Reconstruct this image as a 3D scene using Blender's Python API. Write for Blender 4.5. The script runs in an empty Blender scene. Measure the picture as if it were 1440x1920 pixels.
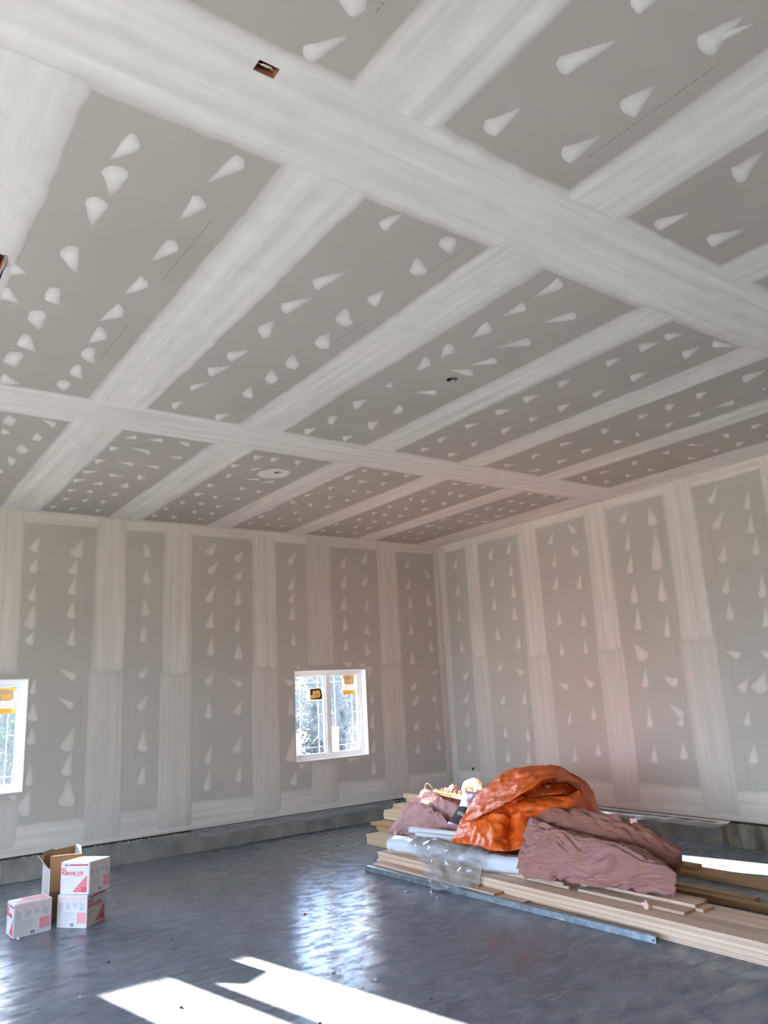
import bpy, bmesh, math, random
from mathutils import Vector, Matrix, noise

random.seed(7)
SC = bpy.context.scene
COL = SC.collection
PI = math.pi

# ------------------------------------------------------------------ camera
cam_d = bpy.data.cameras.new('camera'); cam = bpy.data.objects.new('camera', cam_d); COL.objects.link(cam)
RX, UX, FX = (0.813732, -0.57914, -0.049364), (-0.093405, -0.214119, 0.972331), (0.573686, 0.786607, 0.22833)
CAM = (-8.139, -9.6727, 1.8058)
cam.matrix_world = Matrix(((RX[0], UX[0], -FX[0], CAM[0]), (RX[1], UX[1], -FX[1], CAM[1]), (RX[2], UX[2], -FX[2], CAM[2]), (0, 0, 0, 1)))
cam_d.sensor_fit = 'VERTICAL'; cam_d.sensor_height = 24.0; cam_d.lens = 24.0 * 1432.56 / 1920; cam_d.clip_start = 0.05; cam_d.clip_end = 400
SC.camera = cam

# ------------------------------------------------------------------ sky, sun, exposure
SC.view_settings.view_transform = 'Standard'; SC.view_settings.look = 'None'
SC.view_settings.exposure = 0.60; SC.view_settings.gamma = 1.0; SC.view_settings.use_curve_mapping = False
W = bpy.data.worlds.new('sky'); SC.world = W; W.use_nodes = True
wn = W.node_tree; wn.nodes.clear()
wo = wn.nodes.new('ShaderNodeOutputWorld'); bg = wn.nodes.new('ShaderNodeBackground')
tc = wn.nodes.new('ShaderNodeTexCoord'); sp = wn.nodes.new('ShaderNodeSeparateXYZ'); rp = wn.nodes.new('ShaderNodeValToRGB')
wn.links.new(tc.outputs['Generated'], sp.inputs[0]); wn.links.new(sp.outputs['Z'], rp.inputs[0])
wn.links.new(rp.outputs[0], bg.inputs[0])
# bright haze of the sky around the low sun
dt = wn.nodes.new('ShaderNodeVectorMath'); dt.operation = 'DOT_PRODUCT'; dt.inputs[1].default_value = Vector((-0.2, 1.0, 0.235)).normalized()
cl = wn.nodes.new('ShaderNodeClamp'); pw = wn.nodes.new('ShaderNodeMath'); pw.operation = 'POWER'; pw.inputs[1].default_value = 14.0
ms_ = wn.nodes.new('ShaderNodeMath'); ms_.operation = 'MULTIPLY'; ms_.inputs[1].default_value = 42.0
bh = wn.nodes.new('ShaderNodeBackground'); bh.inputs[0].default_value = (0.86, 0.93, 1.0, 1); adw = wn.nodes.new('ShaderNodeAddShader')
wn.links.new(tc.outputs['Generated'], dt.inputs[0]); wn.links.new(dt.outputs['Value'], cl.inputs[0]); wn.links.new(cl.outputs[0], pw.inputs[0]); wn.links.new(pw.outputs[0], ms_.inputs[0]); wn.links.new(ms_.outputs[0], bh.inputs[1])
wn.links.new(bg.outputs[0], adw.inputs[0]); wn.links.new(bh.outputs[0], adw.inputs[1]); wn.links.new(adw.outputs[0], wo.inputs[0])
rp.color_ramp.elements[0].position = 0.0; rp.color_ramp.elements[0].color = (0.62, 0.79, 1.0, 1)
rp.color_ramp.elements[1].position = 0.55; rp.color_ramp.elements[1].color = (0.07, 0.18, 0.52, 1)
bg.inputs[1].default_value = 17.0
sun_d = bpy.data.lights.new('sun', 'SUN'); sun = bpy.data.objects.new('sun', sun_d); COL.objects.link(sun)
sun_d.energy = 152.0; sun_d.angle = math.radians(0.55); sun_d.color = (1.0, 0.89, 0.70)
SUN_DIR = Vector((0.2, -1.0, -0.2345)).normalized()
sun.rotation_euler = SUN_DIR.to_track_quat('-Z', 'Y').to_euler(); sun.location = (-6, 12, 6)

H = 4.1126          # ceiling height
ZB = 0.255          # bottom edge of the wall boards
WINS = [(-2.79, -1.572), (-7.463, -6.245), (-12.13, -10.92)]
WZ0, WZ1 = 0.917, 2.149
XW, YS = -13.2, -13.6      # far walls of the room, out of view
def portal(name, loc, rot, sx, sy):
    d = bpy.data.lights.new(name, 'AREA'); o = bpy.data.objects.new(name, d); COL.objects.link(o)
    d.shape = 'RECTANGLE'; d.size = sx; d.size_y = sy; o.location = loc; o.rotation_euler = rot; d.cycles.is_portal = True
for i, (a, b) in enumerate(WINS):
    portal('window_portal', ((a + b) / 2, 0.35, (WZ0 + WZ1) / 2), (-PI / 2, 0, 0), b - a, WZ1 - WZ0)
DOORS = [(-4.9, -1.9), (-8.7, -5.7), (-12.5, -9.5)]
DZ = 2.7
for a, b in DOORS:
    portal('doorway_portal', (XW - 0.3, (a + b) / 2, DZ / 2), (0, -PI / 2, 0), DZ, b - a)

# ------------------------------------------------------------------ helpers
def label(o, lab=None, cat=None, group=None, kind=None):
    if lab: o['label'] = lab
    if cat: o['category'] = cat
    if group: o['group'] = group
    if kind: o['kind'] = kind
    return o
def empty(name, loc=(0, 0, 0), rz=0.0, parent=None):
    o = bpy.data.objects.new(name, None); COL.objects.link(o); o.location = loc; o.rotation_euler = (0, 0, rz); o.empty_display_size = 0.1
    if parent: o.parent = parent
    return o
def mesh_obj(name, verts, faces, mat, parent=None, smooth=False, uvs=None, mud=None, mats=None, fmat=None):
    me = bpy.data.meshes.new(name); me.from_pydata([tuple(v) for v in verts], [], faces); me.update()
    for m in (mats or [mat]): me.materials.append(m)
    if fmat: me.polygons.foreach_set('material_index', fmat)
    if smooth: me.polygons.foreach_set('use_smooth', [True] * len(me.polygons))
    if uvs:
        ul = me.uv_layers.new(name='UVMap')
        for l in me.loops: ul.data[l.index].uv = uvs[l.vertex_index]
    if mud:
        a = me.attributes.new('mud', 'FLOAT', 'POINT'); a.data.foreach_set('value', mud)
    o = bpy.data.objects.new(name, me); COL.objects.link(o)
    if parent: o.parent = parent
    return o
def box_vf(x0, x1, y0, y1, z0, z1, V, F):
    b = len(V)
    V += [(x0, y0, z0), (x1, y0, z0), (x1, y1, z0), (x0, y1, z0), (x0, y0, z1), (x1, y0, z1), (x1, y1, z1), (x0, y1, z1)]
    F += [(b, b + 3, b + 2, b + 1), (b + 4, b + 5, b + 6, b + 7), (b, b + 1, b + 5, b + 4), (b + 1, b + 2, b + 6, b + 5), (b + 2, b + 3, b + 7, b + 6), (b + 3, b, b + 4, b + 7)]
def box(name, x0, x1, y0, y1, z0, z1, mat, parent=None, bevel=0.0):
    V, F = [], []; box_vf(x0, x1, y0, y1, z0, z1, V, F)
    o = mesh_obj(name, V, F, mat, parent)
    if bevel:
        bm = bmesh.new(); bm.from_mesh(o.data); bmesh.ops.bevel(bm, geom=bm.edges[:], offset=bevel, segments=2, affect='EDGES'); bm.to_mesh(o.data); bm.free()
    return o
def tube_vf(pts, rad, V, F, n=6, cap=True):
    pts = [Vector(p) for p in pts]; rings = []
    rads = rad if isinstance(rad, (list, tuple)) else [rad] * len(pts)
    for i, p in enumerate(pts):
        t = (pts[min(i + 1, len(pts) - 1)] - pts[max(i - 1, 0)]).normalized()
        a = Vector((0, 0, 1)) if abs(t.z) < 0.9 else Vector((1, 0, 0))
        u = t.cross(a).normalized(); v = t.cross(u)
        b = len(V); V += [tuple(p + (u * math.cos(2 * PI * k / n) + v * math.sin(2 * PI * k / n)) * rads[i]) for k in range(n)]
        rings.append(b)
    for i in range(len(rings) - 1):
        for k in range(n):
            k2 = (k + 1) % n; F.append((rings[i] + k, rings[i] + k2, rings[i + 1] + k2, rings[i + 1] + k))
    if cap:
        F.append(tuple(rings[0] + k for k in range(n))[::-1]); F.append(tuple(rings[-1] + k for k in range(n)))

# ------------------------------------------------------------------ materials
def new_mat(name):
    m = bpy.data.materials.new(name); m.use_nodes = True; nt = m.node_tree
    return m, nt, nt.nodes['Principled BSDF']
def node(nt, t, **kw):
    n = nt.nodes.new(t)
    for k, v in kw.items(): setattr(n, k, v)
    return n
def mixc(nt, fac, a, b):
    m = node(nt, 'ShaderNodeMix', data_type='RGBA')
    for s, v in ((0, fac), (6, a), (7, b)):
        if isinstance(v, bpy.types.NodeSocket): nt.links.new(v, m.inputs[s])
        else: m.inputs[s].default_value = v if s == 0 else (*v[:3], 1)
    return m.outputs[2]
def noise_fac(nt, scale=(1, 1, 1), sc=1.0, detail=4, lo=0.35, hi=0.65, coord='Object', uv=False, rough=0.55):
    t = node(nt, 'ShaderNodeTexCoord'); mp = node(nt, 'ShaderNodeMapping'); mp.inputs['Scale'].default_value = scale
    nt.links.new(t.outputs['UV' if uv else coord], mp.inputs[0])
    n = node(nt, 'ShaderNodeTexNoise'); n.inputs['Scale'].default_value = sc; n.inputs['Detail'].default_value = detail; n.inputs['Roughness'].default_value = rough
    nt.links.new(mp.outputs[0], n.inputs['Vector'])
    r = node(nt, 'ShaderNodeMapRange'); r.inputs[1].default_value = lo; r.inputs[2].default_value = hi
    nt.links.new(n.outputs['Fac'], r.inputs[0]); return r.outputs[0]
def bump(nt, bs, fac, strength=0.3, dist=0.01):
    b = node(nt, 'ShaderNodeBump'); b.inputs['Strength'].default_value = strength; b.inputs['Distance'].default_value = dist
    nt.links.new(fac, b.inputs['Height']); nt.links.new(b.outputs[0], bs.inputs['Normal'])
def simple(name, c, rough=0.6, c2=None, sc=8, scale=(1, 1, 1), spec=0.4, bumpd=0, metallic=0, rnd=0, detail=4, coord='Object', lo=.35, hi=.65):
    m, nt, bs = new_mat(name)
    bs.inputs['Roughness'].default_value = rough; bs.inputs['Metallic'].default_value = metallic; bs.inputs['Specular IOR Level'].default_value = spec
    col = None
    if c2:
        f = noise_fac(nt, scale, sc, detail, lo, hi, coord); col = mixc(nt, f, c, c2)
        if bumpd: bump(nt, bs, f, 0.6, bumpd)
    if rnd:
        oi = node(nt, 'ShaderNodeObjectInfo'); hs = node(nt, 'ShaderNodeHueSaturation')
        mr = node(nt, 'ShaderNodeMapRange'); mr.inputs[3].default_value = 1 - rnd; mr.inputs[4].default_value = 1 + rnd
        nt.links.new(oi.outputs['Random'], mr.inputs[0]); nt.links.new(mr.outputs[0], hs.inputs['Value'])
        if col: nt.links.new(col, hs.inputs['Color'])
        else: hs.inputs['Color'].default_value = (*c, 1)
        col = hs.outputs[0]
    if col: nt.links.new(col, bs.inputs['Base Color'])
    else: bs.inputs['Base Color'].default_value = (*c, 1)
    return m

BOARD = (0.388, 0.370, 0.335); BOARD2 = (0.358, 0.341, 0.307)
M_board = simple('gypsum_board_paper', BOARD, 0.85, BOARD2, sc=0.9, spec=0.2)
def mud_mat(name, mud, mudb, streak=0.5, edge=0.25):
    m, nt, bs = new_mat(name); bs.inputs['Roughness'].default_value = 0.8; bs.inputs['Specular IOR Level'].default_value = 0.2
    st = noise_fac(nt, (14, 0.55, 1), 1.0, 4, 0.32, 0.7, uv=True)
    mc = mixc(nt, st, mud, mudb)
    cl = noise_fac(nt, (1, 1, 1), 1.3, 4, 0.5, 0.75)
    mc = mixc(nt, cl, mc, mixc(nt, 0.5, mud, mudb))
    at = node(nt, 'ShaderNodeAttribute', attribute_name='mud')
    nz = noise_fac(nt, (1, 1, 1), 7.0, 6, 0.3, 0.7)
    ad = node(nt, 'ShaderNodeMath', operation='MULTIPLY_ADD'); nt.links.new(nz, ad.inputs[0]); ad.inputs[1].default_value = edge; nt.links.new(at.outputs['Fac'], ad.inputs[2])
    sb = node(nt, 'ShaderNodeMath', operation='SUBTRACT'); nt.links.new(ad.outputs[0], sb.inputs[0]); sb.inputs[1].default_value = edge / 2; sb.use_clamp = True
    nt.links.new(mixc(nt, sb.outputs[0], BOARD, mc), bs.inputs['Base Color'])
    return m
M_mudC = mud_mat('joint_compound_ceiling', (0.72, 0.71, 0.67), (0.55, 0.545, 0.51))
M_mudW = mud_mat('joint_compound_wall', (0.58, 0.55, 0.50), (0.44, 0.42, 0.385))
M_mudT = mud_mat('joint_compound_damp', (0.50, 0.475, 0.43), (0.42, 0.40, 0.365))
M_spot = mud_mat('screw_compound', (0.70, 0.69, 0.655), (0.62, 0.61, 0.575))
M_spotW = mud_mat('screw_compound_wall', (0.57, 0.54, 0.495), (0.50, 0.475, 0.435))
M_print = simple('board_ink', (0.235, 0.22, 0.20), 0.8)
M_rimpink = simple('cut_gypsum_edge', (0.50, 0.33, 0.27), 0.8)
M_core = simple('framing_shadow', (0.10, 0.085, 0.07), 0.9, (0.05, 0.045, 0.04), sc=3)
M_brown = simple('orange_brown_box', (0.32, 0.10, 0.045), 0.6, (0.25, 0.07, 0.03))
M_black = simple('black_plastic', (0.015, 0.015, 0.015), 0.5)
M_wire = simple('cream_cable', (0.75, 0.72, 0.6), 0.4)
M_vinyl = simple('white_vinyl', (0.80, 0.82, 0.84), 0.35)
M_trimedge = simple('raw_board_edge', (0.42, 0.38, 0.33), 0.8, (0.2, 0.16, 0.13), sc=30)
M_conc_w = simple('curb_concrete', (0.23, 0.225, 0.20), 0.85, (0.14, 0.14, 0.125), sc=5, bumpd=0.004, detail=8)
M_conc_s = simple('stained_curb_concrete', (0.28, 0.26, 0.20), 0.8, (0.10, 0.085, 0.06), sc=4, scale=(1, 2.2, .6), bumpd=0.004, detail=8)
M_ext = simple('outer_wall', (0.45, 0.43, 0.40), 0.9)
M_steel = simple('galvanized_steel', (0.34, 0.40, 0.45), 0.4, (0.20, 0.24, 0.28), sc=18, metallic=0.85)
M_dirt = simple('dark_grit', (0.03, 0.028, 0.024), 0.95)
M_crumb = simple('dry_compound_crumb', (0.72, 0.70, 0.66), 0.9)

def wood(name, a, b, c, knots=True):
    m, nt, bs = new_mat(name); bs.inputs['Roughness'].default_value = 0.62; bs.inputs['Specular IOR Level'].default_value = 0.25
    g = noise_fac(nt, (28, 0.9, 28), 1.0, 5, 0.3, 0.7); col = mixc(nt, g, a, b)
    if knots:
        k = noise_fac(nt, (7, 2.6, 9), 1.0, 2, 0.74, 0.80); col = mixc(nt, k, col, c)
    oi = node(nt, 'ShaderNodeObjectInfo'); hs = node(nt, 'ShaderNodeHueSaturation'); mr = node(nt, 'ShaderNodeMapRange')
    mr.inputs[3].default_value = 0.84; mr.inputs[4].default_value = 1.12
    nt.links.new(oi.outputs['Random'], mr.inputs[0]); nt.links.new(mr.outputs[0], hs.inputs['Value']); nt.links.new(col, hs.inputs['Color'])
    nt.links.new(hs.outputs[0], bs.inputs['Base Color'])
    return m
M_pine = wood('pine_boarding', (0.70, 0.55, 0.43), (0.58, 0.42, 0.31), (0.24, 0.11, 0.06))
M_stud = wood('spruce_lumber', (0.60, 0.48, 0.33), (0.50, 0.38, 0.24), (0.22, 0.12, 0.06))
M_studd = wood('aged_spruce_lumber', (0.46, 0.30, 0.155), (0.37, 0.23, 0.11), (0.18, 0.08, 0.04))
M_end = simple('cut_end_grain', (0.40, 0.20, 0.09), 0.8, (0.30, 0.14, 0.06), sc=60)

def floor_mat():
    m, nt, bs = new_mat('polished_concrete')
    a = noise_fac(nt, (1, 1, 1), 0.8, 8, 0.3, 0.7); b = noise_fac(nt, (1.2, 2.4, 1), 2.2, 10, 0.40, 0.64, rough=0.68); c = noise_fac(nt, (2, 5, 1), 3.2, 10, 0.48, 0.72, rough=0.7)
    col = mixc(nt, a, (0.145, 0.170, 0.212), (0.205, 0.235, 0.285)); col = mixc(nt, b, col, (0.120, 0.140, 0.175)); col = mixc(nt, c, col, (0.27, 0.30, 0.34))
    nt.links.new(col, bs.inputs['Base Color'])
    r = noise_fac(nt, (1.4, 2.2, 1), 4.2, 10, 0.46, 0.58, rough=0.72)
    mr = node(nt, 'ShaderNodeMapRange'); mr.inputs[3].default_value = 0.03; mr.inputs[4].default_value = 0.60
    nt.links.new(r, mr.inputs[0]); nt.links.new(mr.outputs[0], bs.inputs['Specular IOR Level']); bs.inputs['Roughness'].default_value = 0.23
    bump(nt, bs, noise_fac(nt, (1, 1.6, 1), 26.0, 8, 0.2, 0.8, rough=.7), 0.05, 0.001)
    return m
M_floor = floor_mat()
M_joint = simple('saw_cut_dirt', (0.07, 0.065, 0.06), 0.9)

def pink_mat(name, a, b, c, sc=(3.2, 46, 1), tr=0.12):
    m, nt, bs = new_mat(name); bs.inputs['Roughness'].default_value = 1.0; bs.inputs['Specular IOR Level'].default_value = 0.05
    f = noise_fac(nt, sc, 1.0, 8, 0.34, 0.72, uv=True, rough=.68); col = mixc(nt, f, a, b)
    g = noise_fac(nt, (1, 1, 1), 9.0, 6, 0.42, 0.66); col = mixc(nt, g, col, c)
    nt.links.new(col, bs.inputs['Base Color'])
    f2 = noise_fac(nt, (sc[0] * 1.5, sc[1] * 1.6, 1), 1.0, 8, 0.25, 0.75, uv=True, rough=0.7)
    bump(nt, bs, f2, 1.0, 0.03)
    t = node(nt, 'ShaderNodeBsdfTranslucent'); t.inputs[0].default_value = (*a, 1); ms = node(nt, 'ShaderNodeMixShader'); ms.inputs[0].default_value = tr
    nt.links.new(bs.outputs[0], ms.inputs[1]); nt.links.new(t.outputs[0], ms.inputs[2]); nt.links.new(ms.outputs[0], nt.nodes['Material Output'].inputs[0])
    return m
M_pink = pink_mat('pink_glass_wool', (0.92, 0.52, 0.48), (0.76, 0.35, 0.31), (0.82, 0.43, 0.34))
M_pink2 = pink_mat('shaded_pink_glass_wool', (0.80, 0.40, 0.32), (0.58, 0.24, 0.18), (0.66, 0.32, 0.23))  # darker copy of the pink wool, shade put into its colour
M_pink3 = pink_mat('lilac_pink_glass_wool', (0.94, 0.62, 0.62), (0.80, 0.45, 0.45), (0.84, 0.50, 0.47), (5, 14, 1))

def film(name, c, op, rough=0.2, trans=0.3, ior=1.5):
    # thin sheet: part see-through, part milky, glossy on top
    m, nt, bs = new_mat(name); nt.nodes.remove(bs)
    tp = node(nt, 'ShaderNodeBsdfTransparent'); tp.inputs[0].default_value = (0.95, 0.96, 0.97, 1)
    df = node(nt, 'ShaderNodeBsdfDiffuse'); df.inputs[0].default_value = (*c, 1)
    tl = node(nt, 'ShaderNodeBsdfTranslucent'); tl.inputs[0].default_value = (*c, 1)
    gl = node(nt, 'ShaderNodeBsdfGlossy'); gl.inputs[0].default_value = (1, 1, 1, 1); gl.inputs[1].default_value = rough
    m1 = node(nt, 'ShaderNodeMixShader'); m1.inputs[0].default_value = trans; nt.links.new(df.outputs[0], m1.inputs[1]); nt.links.new(tl.outputs[0], m1.inputs[2])
    m2 = node(nt, 'ShaderNodeMixShader'); m2.inputs[0].default_value = op; nt.links.new(tp.outputs[0], m2.inputs[1]); nt.links.new(m1.outputs[0], m2.inputs[2])
    fr = node(nt, 'ShaderNodeFresnel'); fr.inputs[0].default_value = ior
    m3 = node(nt, 'ShaderNodeMixShader'); nt.links.new(fr.outputs[0], m3.inputs[0]); nt.links.new(m2.outputs[0], m3.inputs[1]); nt.links.new(gl.outputs[0], m3.inputs[2])
    nt.links.new(m3.outputs[0], nt.nodes['Material Output'].inputs[0])
    return m
M_poly = film('clear_poly_sheet', (0.85, 0.86, 0.88), 0.27, 0.10)
M_roll = film('milky_poly_roll', (0.74, 0.79, 0.84), 0.95, 0.45, 0.15, 1.18)
M_vap = film('vapour_barrier', (0.48, 0.50, 0.52), 0.55, 0.3)
M_cream = film('cream_plastic', (0.86, 0.84, 0.52), 0.9, 0.3, 0.5)
M_bag = film('pink_bag_plastic', (0.42, 0.22, 0.26), 0.97, 0.35, 0.10)
M_label = simple('charcoal_label', (0.022, 0.021, 0.025), 0.75, spec=0.08)
M_lettr = simple('pale_lettering', (0.62, 0.55, 0.58), 0.5)
M_ring = simple('rose_ring_print', (0.42, 0.22, 0.27), 0.4)
M_glass = film('window_glass', (0.50, 0.70, 1.0), 0.009, 0.02, 0.6)  # faint blue haze colour stands in for the blue of the sky light
M_stick = film('backlit_white_sticker', (0.95, 0.93, 0.86), 1.0, 0.5, 0.12)
M_sticky = film('backlit_yellow_sticker', (1.0, 0.62, 0.09), 1.0, 0.5, 0.22)
M_stickb = film('backlit_tan_print', (0.60, 0.42, 0.33), 1.0, 0.5, 0.14)
M_stickd = simple('black_sticker', (0.012, 0.010, 0.010), 0.5)
M_gold = film('gold_print', (0.95, 0.55, 0.09), 1.0, 0.5, 0.2)
M_greytxt = simple('grey_sticker_text', (0.45, 0.45, 0.5), 0.7)

def tarp_mat():
    m, nt, bs = new_mat('orange_tarp')
    bs.inputs['Roughness'].default_value = 0.42
    f = noise_fac(nt, (1, 1, 1), 3.0, 6, 0.3, 0.7); nt.links.new(mixc(nt, f, (0.76, 0.135, 0.014), (0.62, 0.09, 0.009)), bs.inputs['Base Color'])
    cr = noise_fac(nt, (1, 1, 1), 11.0, 5, 0.35, 0.65, rough=0.6)
    bump(nt, bs, cr, 0.35, 0.02)
    t = node(nt, 'ShaderNodeBsdfTranslucent'); t.inputs[0].default_value = (0.95, 0.20, 0.02, 1); ms = node(nt, 'ShaderNodeMixShader'); ms.inputs[0].default_value = 0.04
    nt.links.new(bs.outputs[0], ms.inputs[1]); nt.links.new(t.outputs[0], ms.inputs[2]); nt.links.new(ms.outputs[0], nt.nodes['Material Output'].inputs[0])
    return m
M_tarp = tarp_mat()
M_brass = simple('dull_grommet', (0.25, 0.16, 0.10), 0.5, metallic=0.6)

M_white = simple('box_white', (0.56, 0.545, 0.54), 0.55, (0.52, 0.505, 0.50), sc=10)
M_red = simple('box_red', (0.55, 0.05, 0.085), 0.5)
M_red2 = simple('box_deep_red', (0.40, 0.02, 0.05), 0.5)
M_rose = simple('box_rose', (0.64, 0.24, 0.27), 0.55)
M_rose2 = simple('box_pale_rose', (0.66, 0.40, 0.38), 0.55)
M_grey = simple('box_grey_text', (0.36, 0.34, 0.36), 0.6)
M_dk = simple('box_dark_print', (0.05, 0.05, 0.09), 0.6)
M_card = simple('brown_cardboard', (0.19, 0.105, 0.05), 0.8, (0.155, 0.085, 0.04), sc=6)  # brown lowered to carry the shadow the box stands in
M_cardl = simple('white_lined_cardboard', (0.36, 0.34, 0.335), 0.7, (0.31, 0.295, 0.29), sc=6)
M_cardp = simple('torn_card_edge', (0.74, 0.66, 0.56), 0.85)
M_green = simple('dark_green_print', (0.02, 0.10, 0.09), 0.6)

M_grass = simple('dry_grass', (0.42, 0.37, 0.27), 0.95, (0.54, 0.48, 0.36), sc=1.5, detail=8)
M_bark = simple('pale_bark', (0.16, 0.15, 0.14), 0.9, (0.07, 0.06, 0.055), sc=9)
def leaf_mat(name, a, b):
    m, nt, bs = new_mat(name); bs.inputs['Roughness'].default_value = 0.7; bs.inputs['Specular IOR Level'].default_value = 0.1
    f = noise_fac(nt, (1, 1, 1), 6.0, 5, 0.55, 0.68); c = mixc(nt, f, a, b); nt.links.new(c, bs.inputs['Base Color'])  # sparse bright flecks are sun highlights put into the leaf colour
    t = node(nt, 'ShaderNodeBsdfTranslucent'); nt.links.new(c, t.inputs[0]); ms = node(nt, 'ShaderNodeMixShader'); ms.inputs[0].default_value = 0.45
    nt.links.new(bs.outputs[0], ms.inputs[1]); nt.links.new(t.outputs[0], ms.inputs[2]); nt.links.new(ms.outputs[0], nt.nodes['Material Output'].inputs[0])
    return m
M_leafy = leaf_mat('silvery_leaves', (0.010, 0.014, 0.017), (0.10, 0.11, 0.10))
M_leafg = leaf_mat('green_leaves', (0.010, 0.020, 0.010), (0.09, 0.13, 0.05))
M_conif = leaf_mat('dark_conifer', (0.012, 0.022, 0.022), (0.02, 0.03, 0.028))
M_postw = simple('white_plastic_post', (0.9, 0.9, 0.9), 0.5)

# ------------------------------------------------------------------ surfaces: (u, v, h) -> world, h = proud of the board face into the room
SURF = {'C': lambda u, v, h: (u, v, H - h), 'L': lambda u, v, h: (u, -h, v), 'R': lambda u, v, h: (-h, u, v)}

def cut_grid(a, b, cuts):
    return sorted(set([a, b] + [c for c in cuts if a < c < b]))
def slab(name, surf, u0, u1, v0, v1, h0, h1, holes, mat, parent):
    """board with rectangular openings: cells joined into one mesh, internal sides left out"""
    us = cut_grid(u0, u1, [x for h in holes for x in (h[0], h[1])]); vs = cut_grid(v0, v1, [x for h in holes for x in (h[2], h[3])])
    def solid(i, j):
        if i < 0 or j < 0 or i >= len(us) - 1 or j >= len(vs) - 1: return False
        cu, cv = (us[i] + us[i + 1]) / 2, (vs[j] + vs[j + 1]) / 2
        return not any(h[0] < cu < h[1] and h[2] < cv < h[3] for h in holes)
    f = SURF[surf]; V, F, idx = [], [], {}
    def vid(i, j, k):
        if (i, j, k) not in idx: idx[(i, j, k)] = len(V); V.append(f(us[i], vs[j], (h0, h1)[k]))
        return idx[(i, j, k)]
    for i in range(len(us) - 1):
        for j in range(len(vs) - 1):
            if not solid(i, j): continue
            for k in (0, 1): F.append((vid(i, j, k), vid(i + 1, j, k), vid(i + 1, j + 1, k), vid(i, j + 1, k)))
            for di, dj, (a, b) in ((-1, 0, ((i, j), (i, j + 1))), (1, 0, ((i + 1, j), (i + 1, j + 1))), (0, -1, ((i, j), (i + 1, j))), (0, 1, ((i, j + 1), (i + 1, j + 1)))):
                if not solid(i + di, j + dj): F.append((vid(*a, 0), vid(*b, 0), vid(*b, 1), vid(*a, 1)))
    return mesh_obj(name, V, F, mat, parent)

def band(name, surf, u0, u1, v0, v1, along, h, mat, parent, holes=(), soft=(1, 1), ends=(0, 0), jit=0.012, feather=0.05):
    """strip of joint compound; along = 'u' or 'v' is its long direction, feathered and ragged along the sides"""
    if along == 'v': c0, c1, l0, l1 = u0, u1, v0, v1
    else: c0, c1, l0, l1 = v0, v1, u0, u1
    n = max(3, int((l1 - l0) / 0.09)); ls = [l0 + (l1 - l0) * i / n for i in range(n + 1)]
    hl = [(hh[2], hh[3], hh[0] - c0, hh[1] - c0) if along == 'v' else (hh[0], hh[1], hh[2] - c0, hh[3] - c0) for hh in holes]
    hl = [q for q in hl if q[0] < l1 and q[1] > l0 and q[2] < c1 - c0 and q[3] > 0]
    ls = sorted(set(ls + [x for q in hl for x in q[:2]])); n = len(ls) - 1
    w = c1 - c0; fe = min(feather, w * 0.2)
    cs = []
    if soft[0]: cs += [(0.0, 0.0, 0.05), (fe * .35, 0.5, 0.55), (fe, 1.0, 0.92)]
    else: cs += [(0.0, 1.0, 1.0)]
    for q in (0.3, 0.5, 0.7): cs.append((w * q, 1.0, 1.0 if q != .5 else 0.93))
    if soft[1]: cs += [(w - fe, 1.0, 0.92), (w - fe * .35, 0.5, 0.55), (w, 0.0, 0.05)]
    else: cs += [(w, 1.0, 1.0)]
    cs = sorted(cs + [(x, 1.0, 1.0) for q in hl for x in q[2:] if fe < x < w - fe])
    f = SURF[surf]; V, F, uv, mud = [], [], [], []; sd = random.uniform(0, 100)
    nc = len(cs)
    for i, l in enumerate(ls):
        eu = 1.0
        for k, (c, hh, mm) in enumerate(cs):
            d = 0.0
            if k < 3 and soft[0]: d = jit * (noise.noise((l * 1.3, sd, 0)) * 1.0 + noise.noise((l * 12, sd, 3)) * 0.7)
            if k >= nc - 3 and soft[1]: d = jit * (noise.noise((l * 1.3, sd + 9, 0)) * 1.0 + noise.noise((l * 12, sd + 9, 3)) * 0.7)
            hgt = h * hh; mv = mm; ll = l
            if (i == 0 and ends[0]) or (i == n and ends[1]):
                hgt = 0.0; mv *= 0.35; ll += 0.02 * noise.noise((c * 9, sd, 7)) * (2 if i else -2)
            cc = c0 + c + d
            V.append(f(cc, ll, max(hgt, 0.0004)) if along == 'v' else f(ll, cc, max(hgt, 0.0004)))
            uv.append((c + sd, l)); mud.append(mv)
    for i in range(n):
        for k in range(nc - 1):
            a = i * nc + k
            q = (a, a + 1, a + nc + 1, a + nc)
            cl = (ls[i] + ls[i + 1]) / 2; cc = c0 + (cs[k][0] + cs[k + 1][0]) / 2
            cu, cv = (cc, cl) if along == 'v' else (cl, cc)
            if any(hh[0] < cu < hh[1] and hh[2] < cv < hh[3] for hh in holes): continue
            F.append(q)
    return mesh_obj(name, V, F, mat, parent, smooth=True, uvs=uv, mud=mud)

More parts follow.
